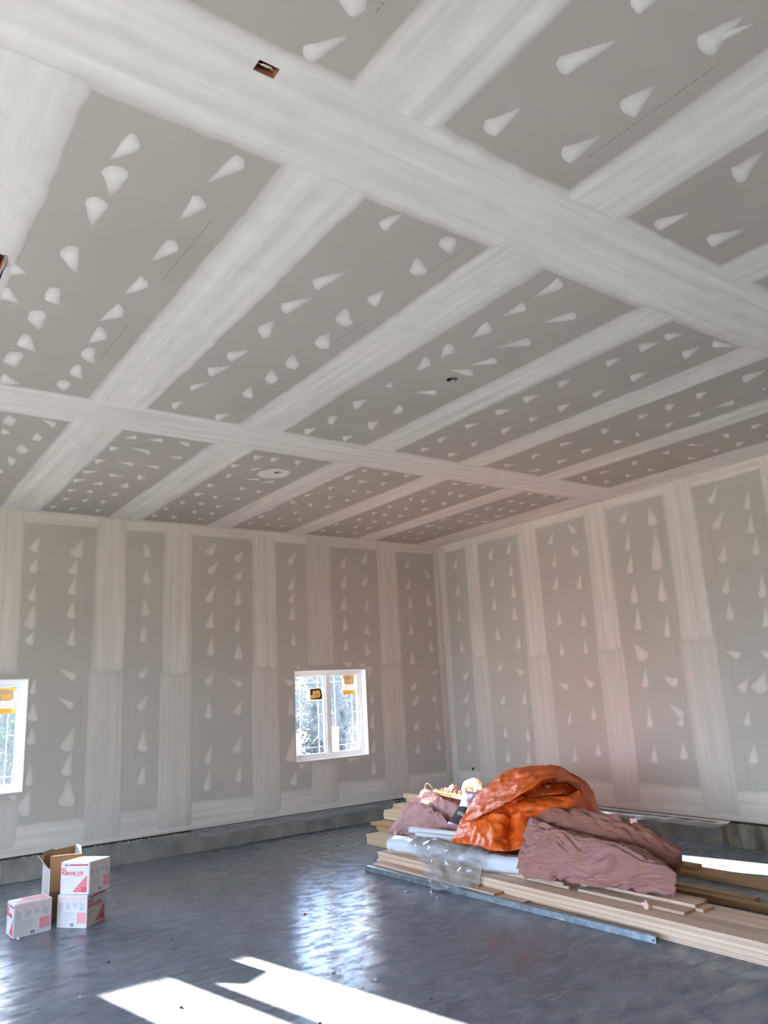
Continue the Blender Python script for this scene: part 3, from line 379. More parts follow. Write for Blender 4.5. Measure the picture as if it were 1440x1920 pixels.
GRIDS = {
 'TARP_FLAP': '-2720 -3311 482;-2600 -3354 621;-2480 -3417 764;-2360 -3501 861;-2260 -3606 942;-2200 -3742 968;-2140 -3841 970;-2080 -3969 970;-2030 -4070 953;-1980 -4164 893;-1950 -4256 818|-2800 -3456 507;-2740 -3617 618;-2640 -3716 729;-2550 -3791 818;-2460 -3866 898;-2400 -3965 939;-2340 -4046 959;-2280 -4138 968;-2200 -4193 942;-2120 -4271 886;-2020 -4317 824|-2860 -3542 521;-2850 -3815 608;-2820 -3995 701;-2760 -4092 771;-2700 -4173 840;-2620 -4232 890;-2540 -4246 923;-2460 -4288 947;-2360 -4323 939;-2220 -4345 886;-2060 -4349 826|-2900 -3622 534;-2930 -3854 597;-2920 -4005 666;-2900 -4140 720;-2860 -4252 779;-2800 -4342 831;-2700 -4362 867;-2580 -4352 903;-2440 -4379 925;-2280 -4384 884;-2100 -4380 827',
 'TARP_DRAPE': '-2740 -3344 498;-2760 -3553 584;-2760 -3723 650;-2740 -3864 690;-2700 -3963 714;-2660 -4047 746;-2600 -4078 752;-2550 -4115 739|-2800 -3375 467;-2840 -3586 524;-2860 -3773 555;-2860 -3932 586;-2800 -4008 610;-2680 -4006 615;-2740 -4170 617;-2660 -4203 591|-2860 -3377 392;-2920 -3633 428;-2940 -3832 442;-2950 -4013 464;-2900 -4094 466;-2720 -4014 471;-2820 -4237 518;-2780 -4299 538|-2920 -3390 334;-2990 -3656 365;-3020 -3881 376;-3040 -4084 379;-3000 -4203 388;-2880 -4167 394;-2920 -4296 425;-2860 -4351 441|-2930 -3390 310;-3000 -3665 344;-3040 -3901 359;-3060 -4102 351;-3030 -4230 353;-2960 -4257 353;-2980 -4379 386;-2900 -4399 406',
 'TARP_BODY': '-2020 -3709 955;-1920 -3819 953;-1860 -3930 936;-1800 -4004 877;-1760 -4152 820;-1760 -4225 730;-1780 -4284 632;-1800 -4320 554;-1800 -4380 513|-2120 -3835 948;-2060 -3947 943;-2020 -4057 923;-1960 -4142 863;-1940 -4269 816;-1940 -4333 726;-1960 -4379 640;-2000 -4429 568;-2020 -4491 516|-2140 -3917 841;-2120 -4021 862;-2100 -4138 877;-2060 -4229 857;-2040 -4335 830;-2140 -4414 785;-2180 -4449 692;-2200 -4466 596;-2240 -4502 516',
 'TARP_FRONT': '-2100 -4380 788;-2200 -4409 776;-2300 -4397 751;-2380 -4356 735;-2460 -4290 747;-2520 -4204 750;-2580 -4116 742;-2620 -4019 719|-2060 -4395 744;-2240 -4480 741;-2380 -4492 733;-2480 -4444 726;-2560 -4380 731;-2620 -4297 731;-2680 -4212 731;-2680 -4046 693|-2040 -4392 650;-2220 -4479 669;-2380 -4512 681;-2500 -4470 682;-2600 -4412 689;-2660 -4329 690;-2720 -4245 685;-2700 -4077 663|-2000 -4371 542;-2200 -4462 566;-2340 -4463 579;-2460 -4422 590;-2560 -4363 598;-2600 -4275 599;-2660 -4203 591;-2640 -4070 610',
 'TARP_BACK': '-2600 -3180 465;-2400 -3328 750;-2180 -3523 930;-2060 -3763 956;-1920 -3969 938;-1760 -4151 811;-1780 -4292 590|-2300 -2889 352;-2100 -3039 593;-1900 -3237 770;-1760 -3457 803;-1620 -3679 779;-1520 -3886 680;-1600 -4105 510|-2200 -2849 346;-1900 -2891 393;-1700 -3048 453;-1500 -3200 465;-1400 -3439 462;-1360 -3686 444;-1450 -3938 411',
 'TARP_ROLL': '-2020 -3814 796;-2020 -3984 822;-2000 -4115 828;-1980 -4194 794;-1960 -4220 752|-2200 -3949 770;-2160 -4065 805;-2120 -4191 819;-2080 -4251 783;-2040 -4253 742|-2320 -4045 753;-2300 -4147 784;-2240 -4253 800;-2180 -4296 781;-2120 -4265 737|-2400 -4134 748;-2420 -4255 759;-2380 -4332 771;-2300 -4344 768;-2220 -4296 730',
 'TARP_CORE': '-2020 -3827 780;-2000 -3948 797;-1980 -4091 785;-1960 -4126 745|-2080 -3864 751;-2060 -3997 758;-2040 -4111 753;-2020 -4147 722|-2120 -3881 714;-2120 -4033 725;-2120 -4135 722;-2120 -4206 717',
 'BATT_FRONT': '-3060 -4486 176;-2990 -4768 184;-2920 -5049 181;-2860 -5369 190;-2790 -5567 181;-2730 -5746 174|-3090 -4466 246;-3030 -4800 256;-2970 -5103 262;-2910 -5420 273;-2840 -5614 256;-2770 -5799 239|-3060 -4439 307;-3030 -4811 333;-2980 -5122 340;-2920 -5438 348;-2860 -5642 342;-2780 -5818 312|-3010 -4443 400;-3010 -4805 425;-2970 -5126 432;-2910 -5444 437;-2850 -5646 419;-2760 -5806 358|-2960 -4415 450;-2960 -4768 491;-2930 -5101 488;-2870 -5421 491;-2800 -5612 433;-2720 -5742 359|-2880 -4371 536;-2880 -4701 541;-2860 -5034 527;-2800 -5321 505;-2730 -5519 450;-2660 -5660 364|-2800 -4355 607;-2800 -4652 560;-2780 -4927 527;-2730 -5217 503;-2660 -5434 461;-2600 -5594 365|-2660 -4332 571;-2660 -4555 516;-2640 -4815 485;-2600 -5108 460;-2540 -5340 420;-2500 -5519 328|-2600 -4257 433;-2600 -4484 385;-2580 -4747 364;-2540 -5044 346;-2480 -5279 311;-2450 -5470 240',
 'BATT_BACK': '-2660 -4320 480;-2640 -4469 441;-2600 -4755 398;-2550 -5055 368;-2480 -5282 330;-2420 -5524 206|-2680 -4338 590;-2660 -4531 554;-2620 -4813 497;-2570 -5097 464;-2500 -5323 423;-2420 -5564 285|-2660 -4341 641;-2640 -4550 611;-2600 -4834 567;-2550 -5118 541;-2470 -5345 478;-2380 -5573 335|-2600 -4303 706;-2570 -4538 667;-2530 -4787 657;-2480 -5073 603;-2400 -5318 556;-2320 -5560 398|-2500 -4229 705;-2470 -4480 675;-2430 -4733 669;-2380 -5011 628;-2300 -5256 546;-2240 -5514 408|-2360 -4131 652;-2330 -4393 616;-2300 -4644 608;-2250 -4925 550;-2180 -5206 460;-2140 -5428 363|-2300 -4059 470;-2280 -4325 439;-2240 -4567 417;-2200 -4860 372;-2120 -5138 294;-2080 -5367 230',
 'BATT_LOW': '-2420 -1602 124;-2460 -1854 149;-2480 -2084 162;-2500 -2293 180;-2520 -2549 219;-2540 -2836 291|-2440 -1649 174;-2490 -1871 213;-2520 -2131 244;-2540 -2352 262;-2560 -2607 300;-2560 -2884 344|-2420 -1764 242;-2460 -1865 265;-2500 -2109 295;-2520 -2332 321;-2530 -2574 346;-2540 -2870 377|-2360 -1711 304;-2400 -1834 329;-2460 -2076 351;-2500 -2339 374;-2510 -2568 397;-2520 -2824 408|-2300 -1721 390;-2340 -1835 405;-2400 -2062 432;-2450 -2310 444;-2480 -2523 451;-2480 -2729 432|-2220 -1757 475;-2250 -1887 489;-2300 -2068 499;-2360 -2270 494;-2420 -2478 479;-2440 -2619 463|-2100 -1641 428;-2120 -1759 448;-2160 -1928 454;-2220 -2117 448;-2280 -2314 432;-2320 -2482 412|-2050 -1624 299;-2050 -1714 307;-2100 -1896 313;-2150 -2073 320;-2200 -2246 326;-2240 -2401 314',
 'BATT_UP': '-2160 -1742 358;-2200 -1956 365;-2240 -2162 372;-2280 -2348 362;-2320 -2554 348;-2360 -2778 337|-2180 -1787 475;-2220 -1992 479;-2260 -2197 468;-2300 -2408 450;-2340 -2599 425;-2380 -2821 405|-2150 -1781 514;-2190 -1987 525;-2230 -2207 522;-2260 -2406 509;-2300 -2597 490;-2340 -2796 489|-2100 -1787 551;-2130 -1944 566;-2170 -2151 569;-2210 -2363 557;-2250 -2555 536;-2300 -2760 528|-2020 -1771 602;-2040 -1921 604;-2080 -2070 593;-2130 -2281 562;-2180 -2485 535;-2240 -2691 530|-1900 -1667 555;-1920 -1796 556;-1960 -1961 548;-2020 -2185 521;-2060 -2366 499;-2120 -2554 489|-1860 -1663 418;-1880 -1777 421;-1920 -1942 422;-1960 -2128 401;-2000 -2297 387;-2060 -2472 378',
 'BATT_REAR': '-1960 -1998 500;-1970 -2178 498;-1980 -2325 494;-2000 -2480 485;-2000 -2585 493;-2000 -2863 516|-1950 -1967 590;-1960 -2148 587;-1970 -2310 583;-1980 -2467 579;-1980 -2598 589;-1980 -2852 607|-1860 -1879 592;-1860 -2045 610;-1860 -2187 638;-1870 -2319 618;-1880 -2464 629;-1880 -2747 645|-1740 -1767 575;-1740 -1914 593;-1740 -2059 625;-1750 -2192 603;-1750 -2328 608;-1750 -2604 622|-1660 -1690 486;-1660 -1823 495;-1660 -1966 506;-1660 -2093 515;-1660 -2231 526;-1660 -2497 545',
 'BAG_FRONT': '-2560 -2895 343;-2580 -2984 339;-2600 -3072 338;-2620 -3159 337;-2620 -3232 332|-2560 -2898 397;-2600 -3014 401;-2620 -3102 399;-2630 -3197 388;-2620 -3288 370|-2500 -2933 477;-2540 -3051 483;-2570 -3155 480;-2580 -3244 470;-2560 -3307 451|-2420 -2936 549;-2460 -3048 557;-2490 -3141 555;-2500 -3214 543;-2500 -3300 524|-2340 -2919 628;-2380 -3025 634;-2410 -3123 631;-2420 -3197 621;-2420 -3288 599|-2260 -2875 680;-2290 -2968 690;-2320 -3062 694;-2340 -3148 696;-2340 -3238 696|-2140 -2757 664;-2160 -2836 671;-2180 -2920 674;-2200 -3003 677;-2200 -3089 676',
 'GLOW': '-1840 -2309 602;-1830 -2352 612;-1820 -2395 618;-1820 -2501 625;-1840 -2678 636|-1820 -2350 695;-1800 -2383 711;-1800 -2450 724;-1800 -2529 729;-1820 -2639 713|-1740 -2287 699;-1720 -2320 715;-1720 -2387 725;-1720 -2453 723;-1740 -2563 700|-1700 -2257 600;-1700 -2311 604;-1700 -2365 607;-1700 -2431 612;-1700 -2523 618',
 'POLY': '-2980 -2739 301;-2970 -2816 304;-2960 -2909 300;-2950 -3069 304;-2940 -3273 307;-2930 -3452 303;-2930 -3681 302;-2920 -3888 290|-3120 -2929 268;-3130 -3022 288;-3130 -3125 293;-3120 -3280 300;-3100 -3464 301;-3090 -3638 302;-3060 -3827 303;-3040 -4046 301|-3160 -3038 228;-3190 -3180 241;-3170 -3270 230;-3200 -3454 249;-3170 -3574 246;-3160 -3714 249;-3120 -3887 244;-3100 -4045 213|-3200 -3219 171;-3240 -3336 174;-3200 -3382 165;-3250 -3571 190;-3200 -3647 174;-3220 -3807 190;-3180 -3933 184;-3140 -4059 204|-3280 -3395 96;-3310 -3496 97;-3280 -3537 98;-3320 -3680 126;-3270 -3739 118;-3290 -3896 136;-3220 -3957 124;-3160 -4047 145|-3330 -3515 40;-3360 -3598 40;-3330 -3637 32;-3370 -3778 61;-3330 -3834 72;-3340 -3949 91;-3270 -3997 104;-3170 -4022 74|-3400 -3628 -6;-3400 -3674 -3;-3380 -3725 6;-3390 -3813 25;-3370 -3878 37;-3360 -3953 53;-3290 -4000 57;-3200 -4012 60',
}
PRINTS = {'C':[[-6812,-5845,-6800,-6517],[-6817,-4594,-6813,-5248],[-5559,-5419,-5551,-6057],[-5568,-4175,-5562,-4808],[-5564,-6696,-5546,-7017],[-5551,-7830,-5540,-8469],[-4307,-6741,-4308,-7073],[-4319,-5488,-4317,-6126],[-3086,-6136,-3105,-6776],[-4318,-7662,-4329,-8007],[-6794,-7935,-6796,-7989],[-3121,-4891,-3107,-5378]],'L':[[-5661,3378,-5658,2732],[-5656,2107,-5656,1468],[-5662,840,-5661,543],[-4999,3964,-4997,3679],[-5002,3058,-4999,2432],[-5002,1779,-5000,1146],[-3557,2769,-3562,2175],[-3567,1541,-3572,904],[-3547,4056,-3552,3439],[-2003,3808,-2008,3174],[-2005,2543,-2011,2185],[-2003,917,-2013,548],[-764,3235,-774,2604],[-756,3994,-765,3868]],'R':[[-478,3266,-478,3057],[-1741,3630,-1731,3155],[-1743,2481,-1736,1827],[-2977,3003,-2973,2345],[-2996,1735,-2980,1085],[-2997,3975,-2970,3716],[-4216,3610,-4213,3154],[-4218,2551,-4221,1911],[-4874,3490,-4873,2841],[-4878,2214,-4878,1582],[-4230,1265,-4231,641],[-4877,947,-4886,548],[-1757,1191,-1741,712],[-503,2109,-511,1783]]}
GROMMETS = [(-2.985, -3.505, 0.3536), (-3.05, -4.3087, 0.3939), (-2.95, -4.1699, 0.7354)]
TUFTS = [((-1.85, -2.1727, 0.6322), 0.035, 'sunlit tuft of pink wool standing up behind the trim strips', 1), ((-2.34, -5.1509, 0.6064), 0.03, 'curled tuft of pink wool on top of the rear batt', 2), ((-2.9885, -5.6843, 0.155), 0.028, 'flattened scrap of pink wool on the boards below the batt', 3), ((-2.5, -1.8494, 0.1737), 0.03, 'scrap of pink wool at the left end of the lower torn batt', 4)]
LOOP = (-2.0, -1.8644, 0.6342)
CRUMB_LABELS = ['pale crumb beside the upper edge of the right sun patch', 'pale crumb lower down beside the edge of the right sun patch', 'pale sliver on the floor left of the steel angle end', 'pale crumb at the foot of the lone carton', 'thin reddish wood splinter in the window reflection on the floor', 'dark speck on the floor right of the cartons below the joint', 'dark speck between the cartons and the sun patches', 'dark speck just above the tip of the right sun patch', 'dark speck at the right edge of the sunlit floor', 'dark speck inside the left sun patch', 'small red-brown dark speck right of the stacked cartons', 'pale crumb on the floor in front of the steel angle', 'pale crumb under the edge of the tall brown box', 'tiny pale crumb between lone carton and stacked pair', 'pale crumb at the foot of the right-hand curb', 'dark speck at the bottom edge inside the right sun patch', 'dark speck at the crossing of the floor joints', 'dark speck on the floor left of the plank ends', 'dark speck on the floor below the middle of the steel angle', 'pale crumb on the floor below the right curb', 'dark speck beside the near corner of the lone carton', 'pale crumb on the open floor below the back wall', 'pale crumb on the floor left of the left sun patch', 'pale crumb beside the hem of the clear plastic sheet']
CRUMBS = [(-5.197, -4.8, 0.0176, 0), (-5.08, -5.125, 0.016, 0), (-3.717, -3.121, 0.016, 0), (-6.676, -2.345, 0.0144, 0), (-4.652, -3.464, 0.016, 2), (-6.287, -3.472, 0.009600000000000001, 1), (-5.832, -3.55, 0.008, 1), (-5.614, -3.766, 0.0064, 1), (-5.008, -5.611, 0.009600000000000001, 1), (-6.2, -4.663, 0.009600000000000001, 1), (-5.75, -3.297, 0.008, 1), (-3.61, -3.495, 0.011200000000000002, 0), (-6.394, -2.189, 0.008, 0), (-6.352, -2.19, 0.0064, 0), (-0.193, -3.66, 0.009600000000000001, 0), (-5.688, -5.45, 0.008, 1), (-4.478, -3.044, 0.0048000000000000004, 1), (-3.157, -1.676, 0.0064, 1), (-4.461, -4.816, 0.0064, 1), (-0.069, -4.703, 0.011200000000000002, 0), (-6.726, -2.314, 0.008, 1), (-3.298, 0.884, 0.009600000000000001, 0), (-6.628, -4.04, 0.0064, 0), (-3.536, -3.87, 0.009600000000000001, 0)]


# ------------------------------------------------------------------ floor
floor = box('floor', XW - .3, 0.25, YS - .3, 0.25, -0.12, -0.03, M_joint); label(floor, 'smooth blue-grey concrete slab floor with saw-cut joints', 'floor', kind='structure')
G = 0.0025
fx = [XW - .28, -8.93, -4.44, 0.2]; fy = [YS - .28, -12.05, -7.53, -3.01, 0.2]
for i in range(3):
    for j in range(4): box('floor_slab', fx[i] + G, fx[i + 1] - G, fy[j] + G, fy[j + 1] - G, -0.03, 0.0, M_floor, floor)

# ------------------------------------------------------------------ walls
def wall(name, surf, u0, u1, holes, lab):
    # framed wall behind the boards, standing on the curb
    o = slab(name, surf, u0, u1, 0.235, H + 0.2, -0.2, -0.0135, holes, M_core, None)
    return label(o, lab, 'wall', kind='structure')
winh = [(a, b, WZ0, WZ1) for a, b in WINS]
wall_back = wall('wall_back', 'L', XW, 0.2, winh, 'long back wall of unpainted taped drywall with the windows')
wall_right = wall('wall_right', 'R', YS, 0.2, [], 'right-hand wall of unpainted taped drywall without openings')
XS = {'L': [XW, -12.2, -11.0, -9.8, -8.6, -7.7, -6.85, -5.365, -4.485, -3.235, -2.335, -1.08, 0], 'R': [YS, -12.9, -11.7, -10.45, -9.2, -8.2, -6.95, -5.73, -4.505, -3.27, -2.02, -0.80, 0]}
def boards(surf, parent, holes):
    b = XS[surf]
    for i in range(len(b) - 1):
        slab('drywall_board', surf, b[i] + .001, b[i + 1] - .001, ZB, H, -0.0127, 0.0, holes, M_board, parent)
sw = [(-4.452, -4.424, 1.27, 1.31)]; ou = [(-0.497, -0.452, 0.535, 0.612)]
boards('L', wall_back, winh + sw); boards('R', wall_right, ou)
for surf, par in (('L', wall_back), ('R', wall_right)):
    lim = XW if surf == 'L' else YS
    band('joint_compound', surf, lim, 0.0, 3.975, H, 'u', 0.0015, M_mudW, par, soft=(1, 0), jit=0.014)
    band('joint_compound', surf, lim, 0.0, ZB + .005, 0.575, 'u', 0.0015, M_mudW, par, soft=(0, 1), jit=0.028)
UP = {'L': [(-5.567, -5.157), (-4.703, -4.285), (-3.435, -3.033), (-1.292, -0.872)], 'R': [(-0.985, -0.635), (-2.225, -1.812), (-3.47, -3.072), (-4.735, -4.295), (-5.95, -5.53)]}
for surf, par in (('L', wall_back), ('R', wall_right)):
    for a, b in UP[surf]:
        zz = random.uniform(2.16, 2.26)
        band('joint_compound', surf, a + .01, b - .01, zz - .04, H - 0.01, 'v', 0.0026, M_mudW, par, ends=(1, 0))
        band('joint_compound', surf, a - .012, b + .006, ZB + random.uniform(.02, .06), zz + .02, 'v', 0.0036, M_mudT, par, ends=(1, 1), jit=.01, feather=.025)
band('joint_compound', 'L', -2.56, -2.115, 2.22, H - .01, 'v', 0.0026, M_mudT, wall_back, ends=(1, 0))
band('joint_compound', 'L', -2.545, -2.115, ZB + .05, 0.87, 'v', 0.0034, M_mudT, wall_back, ends=(1, 1), jit=.008, feather=.02)
band('joint_compound', 'L', -7.3, -6.372, 2.2, H - .01, 'v', 0.0026, M_mudW, wall_back, ends=(1, 0))
band('joint_compound', 'L', -7.1, -6.27, ZB + .05, 0.84, 'v', 0.0030, M_mudT, wall_back, ends=(1, 1), jit=.006)
band('joint_compound', 'L', -0.142, 0.0, 2.18, H, 'v', 0.0040, M_mudW, wall_back, soft=(1, 0), feather=.03)
band('joint_compound', 'L', -0.130, 0.0, ZB + .01, 2.2, 'v', 0.0046, M_mudT, wall_back, soft=(1, 0), feather=.02, jit=.006)
band('joint_compound', 'R', -0.155, 0.0, 2.18, H, 'v', 0.0040, M_mudT, wall_right, soft=(1, 0), feather=.03)
band('joint_compound', 'R', -0.150, 0.0, ZB + .01, 2.2, 'v', 0.0046, M_mudT, wall_right, soft=(1, 0), feather=.02, jit=.006)
for s, par in (('L', wall_back), ('R', wall_right)):
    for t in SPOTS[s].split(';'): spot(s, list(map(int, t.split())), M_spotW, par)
# curb of concrete blocks under the boards
cb = [-3.908 + .624 * k for k in range(-15, 7)]
def curb(par, surf, ticks, stained):
    f = SURF[surf]
    ts = sorted(ticks)
    for a, b in zip(ts[:-1], ts[1:]):
        V, F = [], []
        pr = [(-0.2, 0), (0.06, 0), (0.062, .215), (0.045, 0.236), (-0.2, 0.236)]
        for u in (a + .002, b - .002):
            for h, z in pr: V.append(f(u, z, h))
        n = len(pr)
        F = [tuple(range(n)), tuple(range(n, 2 * n))[::-1]] + [(k, n + k, n + (k + 1) % n, (k + 1) % n) for k in range(n)]
        mesh_obj('curb_block', V, F, M_conc_s if b < stained else M_conc_w, par)
curb(wall_back, 'L', [XW] + [x for x in cb if XW + .1 < x < -.3] + [-0.062], -99)
curb(wall_right, 'R', [YS] + [y for y in [-3.91 + .6115 * k for k in range(-15, 7)] if YS + .1 < y < -.2] + [0.2], -4.5)
for surf, par, lim in (('L', wall_back, XW), ('R', wall_right, YS)):
    slab('sill_gasket', surf, lim, -0.001, 0.2361, ZB, -0.12, 0.012, [], M_dirt, par)
# board print: broken lines of factory ink, far too small to read
for s, par in (('L', wall_back), ('R', wall_right), ('C', None)):
    PR = [] if s == 'C' else PRINTS[s]
    for a, b, c, d in PR:
        p0, p1 = Vector((a / 1000, b / 1000)), Vector((c / 1000, d / 1000)); L = (p1 - p0).length; t = (p1 - p0) / L; n = Vector((-t.y, t.x)) * 0.0023
        V, F = [], []; x = 0.0
        while x < L:
            l = random.choice((.02, .035, .05, .09)); q = [p0 + t * x - n, p0 + t * min(x + l, L) - n, p0 + t * min(x + l, L) + n, p0 + t * x + n]
            k = len(V); V += [SURF[s](v.x, v.y, 0.0003) for v in q]; F.append((k, k + 1, k + 2, k + 3)); x += l + random.choice((.008, .012, .03))
        mesh_obj('printed_line', V, F, M_print, par)
# far walls with their open doorways, out of view
wl = label(slab('wall_left', 'R', YS, 0.2, 0.0, H + .2, -XW, -XW + .2, [(a, b, -1, DZ) for a, b in DOORS], M_board, None), 'side wall behind the camera with three open doorways', 'wall', kind='structure')
wf = label(slab('wall_front', 'L', XW, 0.2, 0.0, H + .2, -YS, -YS + .2, [], M_board, None), 'plain wall behind the camera', 'wall', kind='structure')

# ------------------------------------------------------------------ ceiling
ceiling = label(box('ceiling', XW - .2, 0.2, YS - .2, 0.2, H + .11, H + .25, M_core), 'flat ceiling of taped unpainted drywall boards', 'ceiling', kind='structure')
HOLES = [(-7.045, -6.958, -7.534, -7.478), (-4.485, -4.385, -5.625, -5.52), (-4.499, -4.42, -2.80, -2.715), (-7.76, -7.566, -5.69, -5.40)]
cx = [XW, -12.62, -11.40, -10.20, -8.98, -7.76, -6.47, -5.225, -3.955, -2.76, -1.535, 0.0]; cy = [YS, -11.0, -7.34, -3.64, 0.0]
for i in range(len(cx) - 1):
    for j in range(len(cy) - 1):
        slab('drywall_board', 'C', cx[i] + .001, cx[i + 1] - .001, cy[j] + .001, cy[j + 1] - .001, -0.0127, 0.0, [h for h in HOLES], M_board, ceiling)
def ring_fill(h, cxy, r, par):
    # round hole inside a square opening of the board
    V, F, N = [], [], 24
    for k in range(N):
        a = 2 * PI * (k + .5) / N; c, s = math.cos(a), math.sin(a); m = max(abs(c) , abs(s))
        uc, vc = (h[0] + h[1]) / 2, (h[2] + h[3]) / 2
        V += [(uc + c / m * (h[1] - h[0]) / 2, vc + s / m * (h[3] - h[2]) / 2, H), (cxy[0] + c * r[0], cxy[1] + s * r[1], H), (cxy[0] + c * r[0], cxy[1] + s * r[1], H + .0127)]
    for k in range(N):
        a, b = 3 * k, 3 * ((k + 1) % N); F += [(a, b, b + 1, a + 1), (a + 1, b + 1, b + 2, a + 2)]
    return mesh_obj('hole_rim', V, F, None, par, mats=[M_board, M_rimpink], fmat=[0, 1] * N)
ring_fill(HOLES[1], (-4.437, -5.571), (.043, .046), ceiling); ring_fill(HOLES[2], (-4.459, -2.758), (.035, .038), ceiling)
h1 = [(HOLES[0][0], HOLES[0][1], HOLES[0][2], HOLES[0][3])]
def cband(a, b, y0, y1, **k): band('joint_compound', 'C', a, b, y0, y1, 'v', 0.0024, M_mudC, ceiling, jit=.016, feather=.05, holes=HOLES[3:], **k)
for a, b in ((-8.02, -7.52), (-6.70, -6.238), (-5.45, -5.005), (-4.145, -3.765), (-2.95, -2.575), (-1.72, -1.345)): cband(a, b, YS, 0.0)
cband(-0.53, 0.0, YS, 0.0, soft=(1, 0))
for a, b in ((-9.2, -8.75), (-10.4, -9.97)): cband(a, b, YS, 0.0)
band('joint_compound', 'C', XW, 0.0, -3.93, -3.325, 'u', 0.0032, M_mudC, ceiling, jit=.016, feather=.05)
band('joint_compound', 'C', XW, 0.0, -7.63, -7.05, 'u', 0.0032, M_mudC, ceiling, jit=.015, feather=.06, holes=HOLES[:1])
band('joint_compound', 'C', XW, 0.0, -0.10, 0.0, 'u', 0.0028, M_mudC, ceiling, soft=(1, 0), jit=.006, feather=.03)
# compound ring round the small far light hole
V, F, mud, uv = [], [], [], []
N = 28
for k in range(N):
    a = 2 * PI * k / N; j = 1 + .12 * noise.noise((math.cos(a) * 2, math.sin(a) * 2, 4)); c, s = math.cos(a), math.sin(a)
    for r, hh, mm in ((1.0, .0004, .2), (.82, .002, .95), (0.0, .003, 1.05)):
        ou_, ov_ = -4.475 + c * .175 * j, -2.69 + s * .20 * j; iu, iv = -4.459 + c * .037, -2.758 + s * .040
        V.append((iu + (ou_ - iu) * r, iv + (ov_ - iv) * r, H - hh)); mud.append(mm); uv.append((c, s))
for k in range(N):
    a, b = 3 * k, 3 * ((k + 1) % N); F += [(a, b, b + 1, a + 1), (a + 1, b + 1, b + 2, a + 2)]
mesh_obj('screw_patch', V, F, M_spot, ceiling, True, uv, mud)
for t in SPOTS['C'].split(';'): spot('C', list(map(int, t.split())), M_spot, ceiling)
for a, b, c, d in PRINTS['C']:
    p0, p1 = Vector((a / 1000, b / 1000)), Vector((c / 1000, d / 1000)); L = (p1 - p0).length; t = (p1 - p0) / L; n = Vector((-t.y, t.x)) * 0.0032
    V, F = [], []; x = 0.0
    while x < L:
        l = random.choice((.008, .012, .02)); q = [p0 + t * x - n, p0 + t * min(x + l, L) - n, p0 + t * min(x + l, L) + n, p0 + t * x + n]
        k = len(V); V += [(v.x, v.y, H - .0003) for v in q]; F.append((k, k + 1, k + 2, k + 3)); x += l + random.choice((.003, .004, .012))
    mesh_obj('printed_line', V, F, M_print, ceiling)

# electrical boxes in the openings
def jbox(name, x0, x1, y0, y1, lab, mat):
    e = empty(name, ((x0 + x1) / 2, (y0 + y1) / 2, H)); label(e, lab, 'junction box'); cxx, cyy = (x0 + x1) / 2, (y0 + y1) / 2
    a, b = (x1 - x0) / 2, (y1 - y0) / 2; t = .003; V, F = [], []
    z0, z1 = 0.001, .075
    box_vf(-a, -a + t, -b, b, z0, z1, V, F); box_vf(a - t, a, -b, b, z0, z1, V, F); box_vf(-a + t, a - t, -b, -b + t, z0, z1, V, F); box_vf(-a + t, a - t, b - t, b, z0, z1, V, F)
    mesh_obj('box_wall', V, F, mat, e)
    box('box_back', -a, a, -b, b, z1, z1 + .004, M_black, e)
    return e
j1 = jbox('junction_box', -7.043, -6.960, -7.532, -7.480, 'rectangular junction box with loose cream wires, largest hole in the near ceiling', M_brown)
for q, (w, d, yy) in enumerate(((.034, .030, .016), (.024, .018, .010), (.015, .010, .004))):
    V, F = [], []; tube_vf([(-w + .004, yy, .03), (-w, yy - d * .5, .008), (-w * .4, yy - d, .0), (w * .4, yy - d, .002), (w, yy - d * .4, .008), (w - .002, yy, .03)], .0016, V, F, 6); mesh_obj('wire', V, F, M_wire, j1, True)
j2 = jbox('junction_box', -4.48, -4.395, -5.617, -5.526, 'round light opening with a pinkish rim, middle of the ceiling', M_core)
V, F = [], []; tube_vf([(-.02, .02, .05), (0, 0, .012), (.025, -.01, .02), (.03, .02, .05)], .006, V, F, 8); mesh_obj('wire', V, F, M_steel, j2, True)
j3 = jbox('junction_box', -4.494, -4.424, -2.795, -2.722, 'small round light opening ringed with fresh compound near the back wall', M_core)
V, F = [], []; tube_vf([(-.02, 0, .03), (0, .01, .01), (.02, 0, .03)], .004, V, F, 6); mesh_obj('wire', V, F, M_wire, j3, True)
j4 = jbox('junction_box', -7.755, -7.57, -5.686, -5.405, 'torn rectangular opening with an orange box at the left edge of the ceiling', M_brown)
V, F = [], []
for k in range(12):
    x = -.09 + .015 * k; V += [(x, -.14, -.004), (x + .014, -.138, -.004), (x + .007, -.128 + .006 * (k % 3), .004)]; F.append((3 * k, 3 * k + 1, 3 * k + 2))
mesh_obj('torn_paper', V, F, M_crumb, j4)
V, F = [], []; tube_vf([(.086, -.135, .0), (.088, -.05, -.006), (.084, .04, -.001), (.088, .13, -.004)], [.004, .007, .005, .006], V, F, 6); mesh_obj('torn_paper', V, F, M_cardl, j4, True)

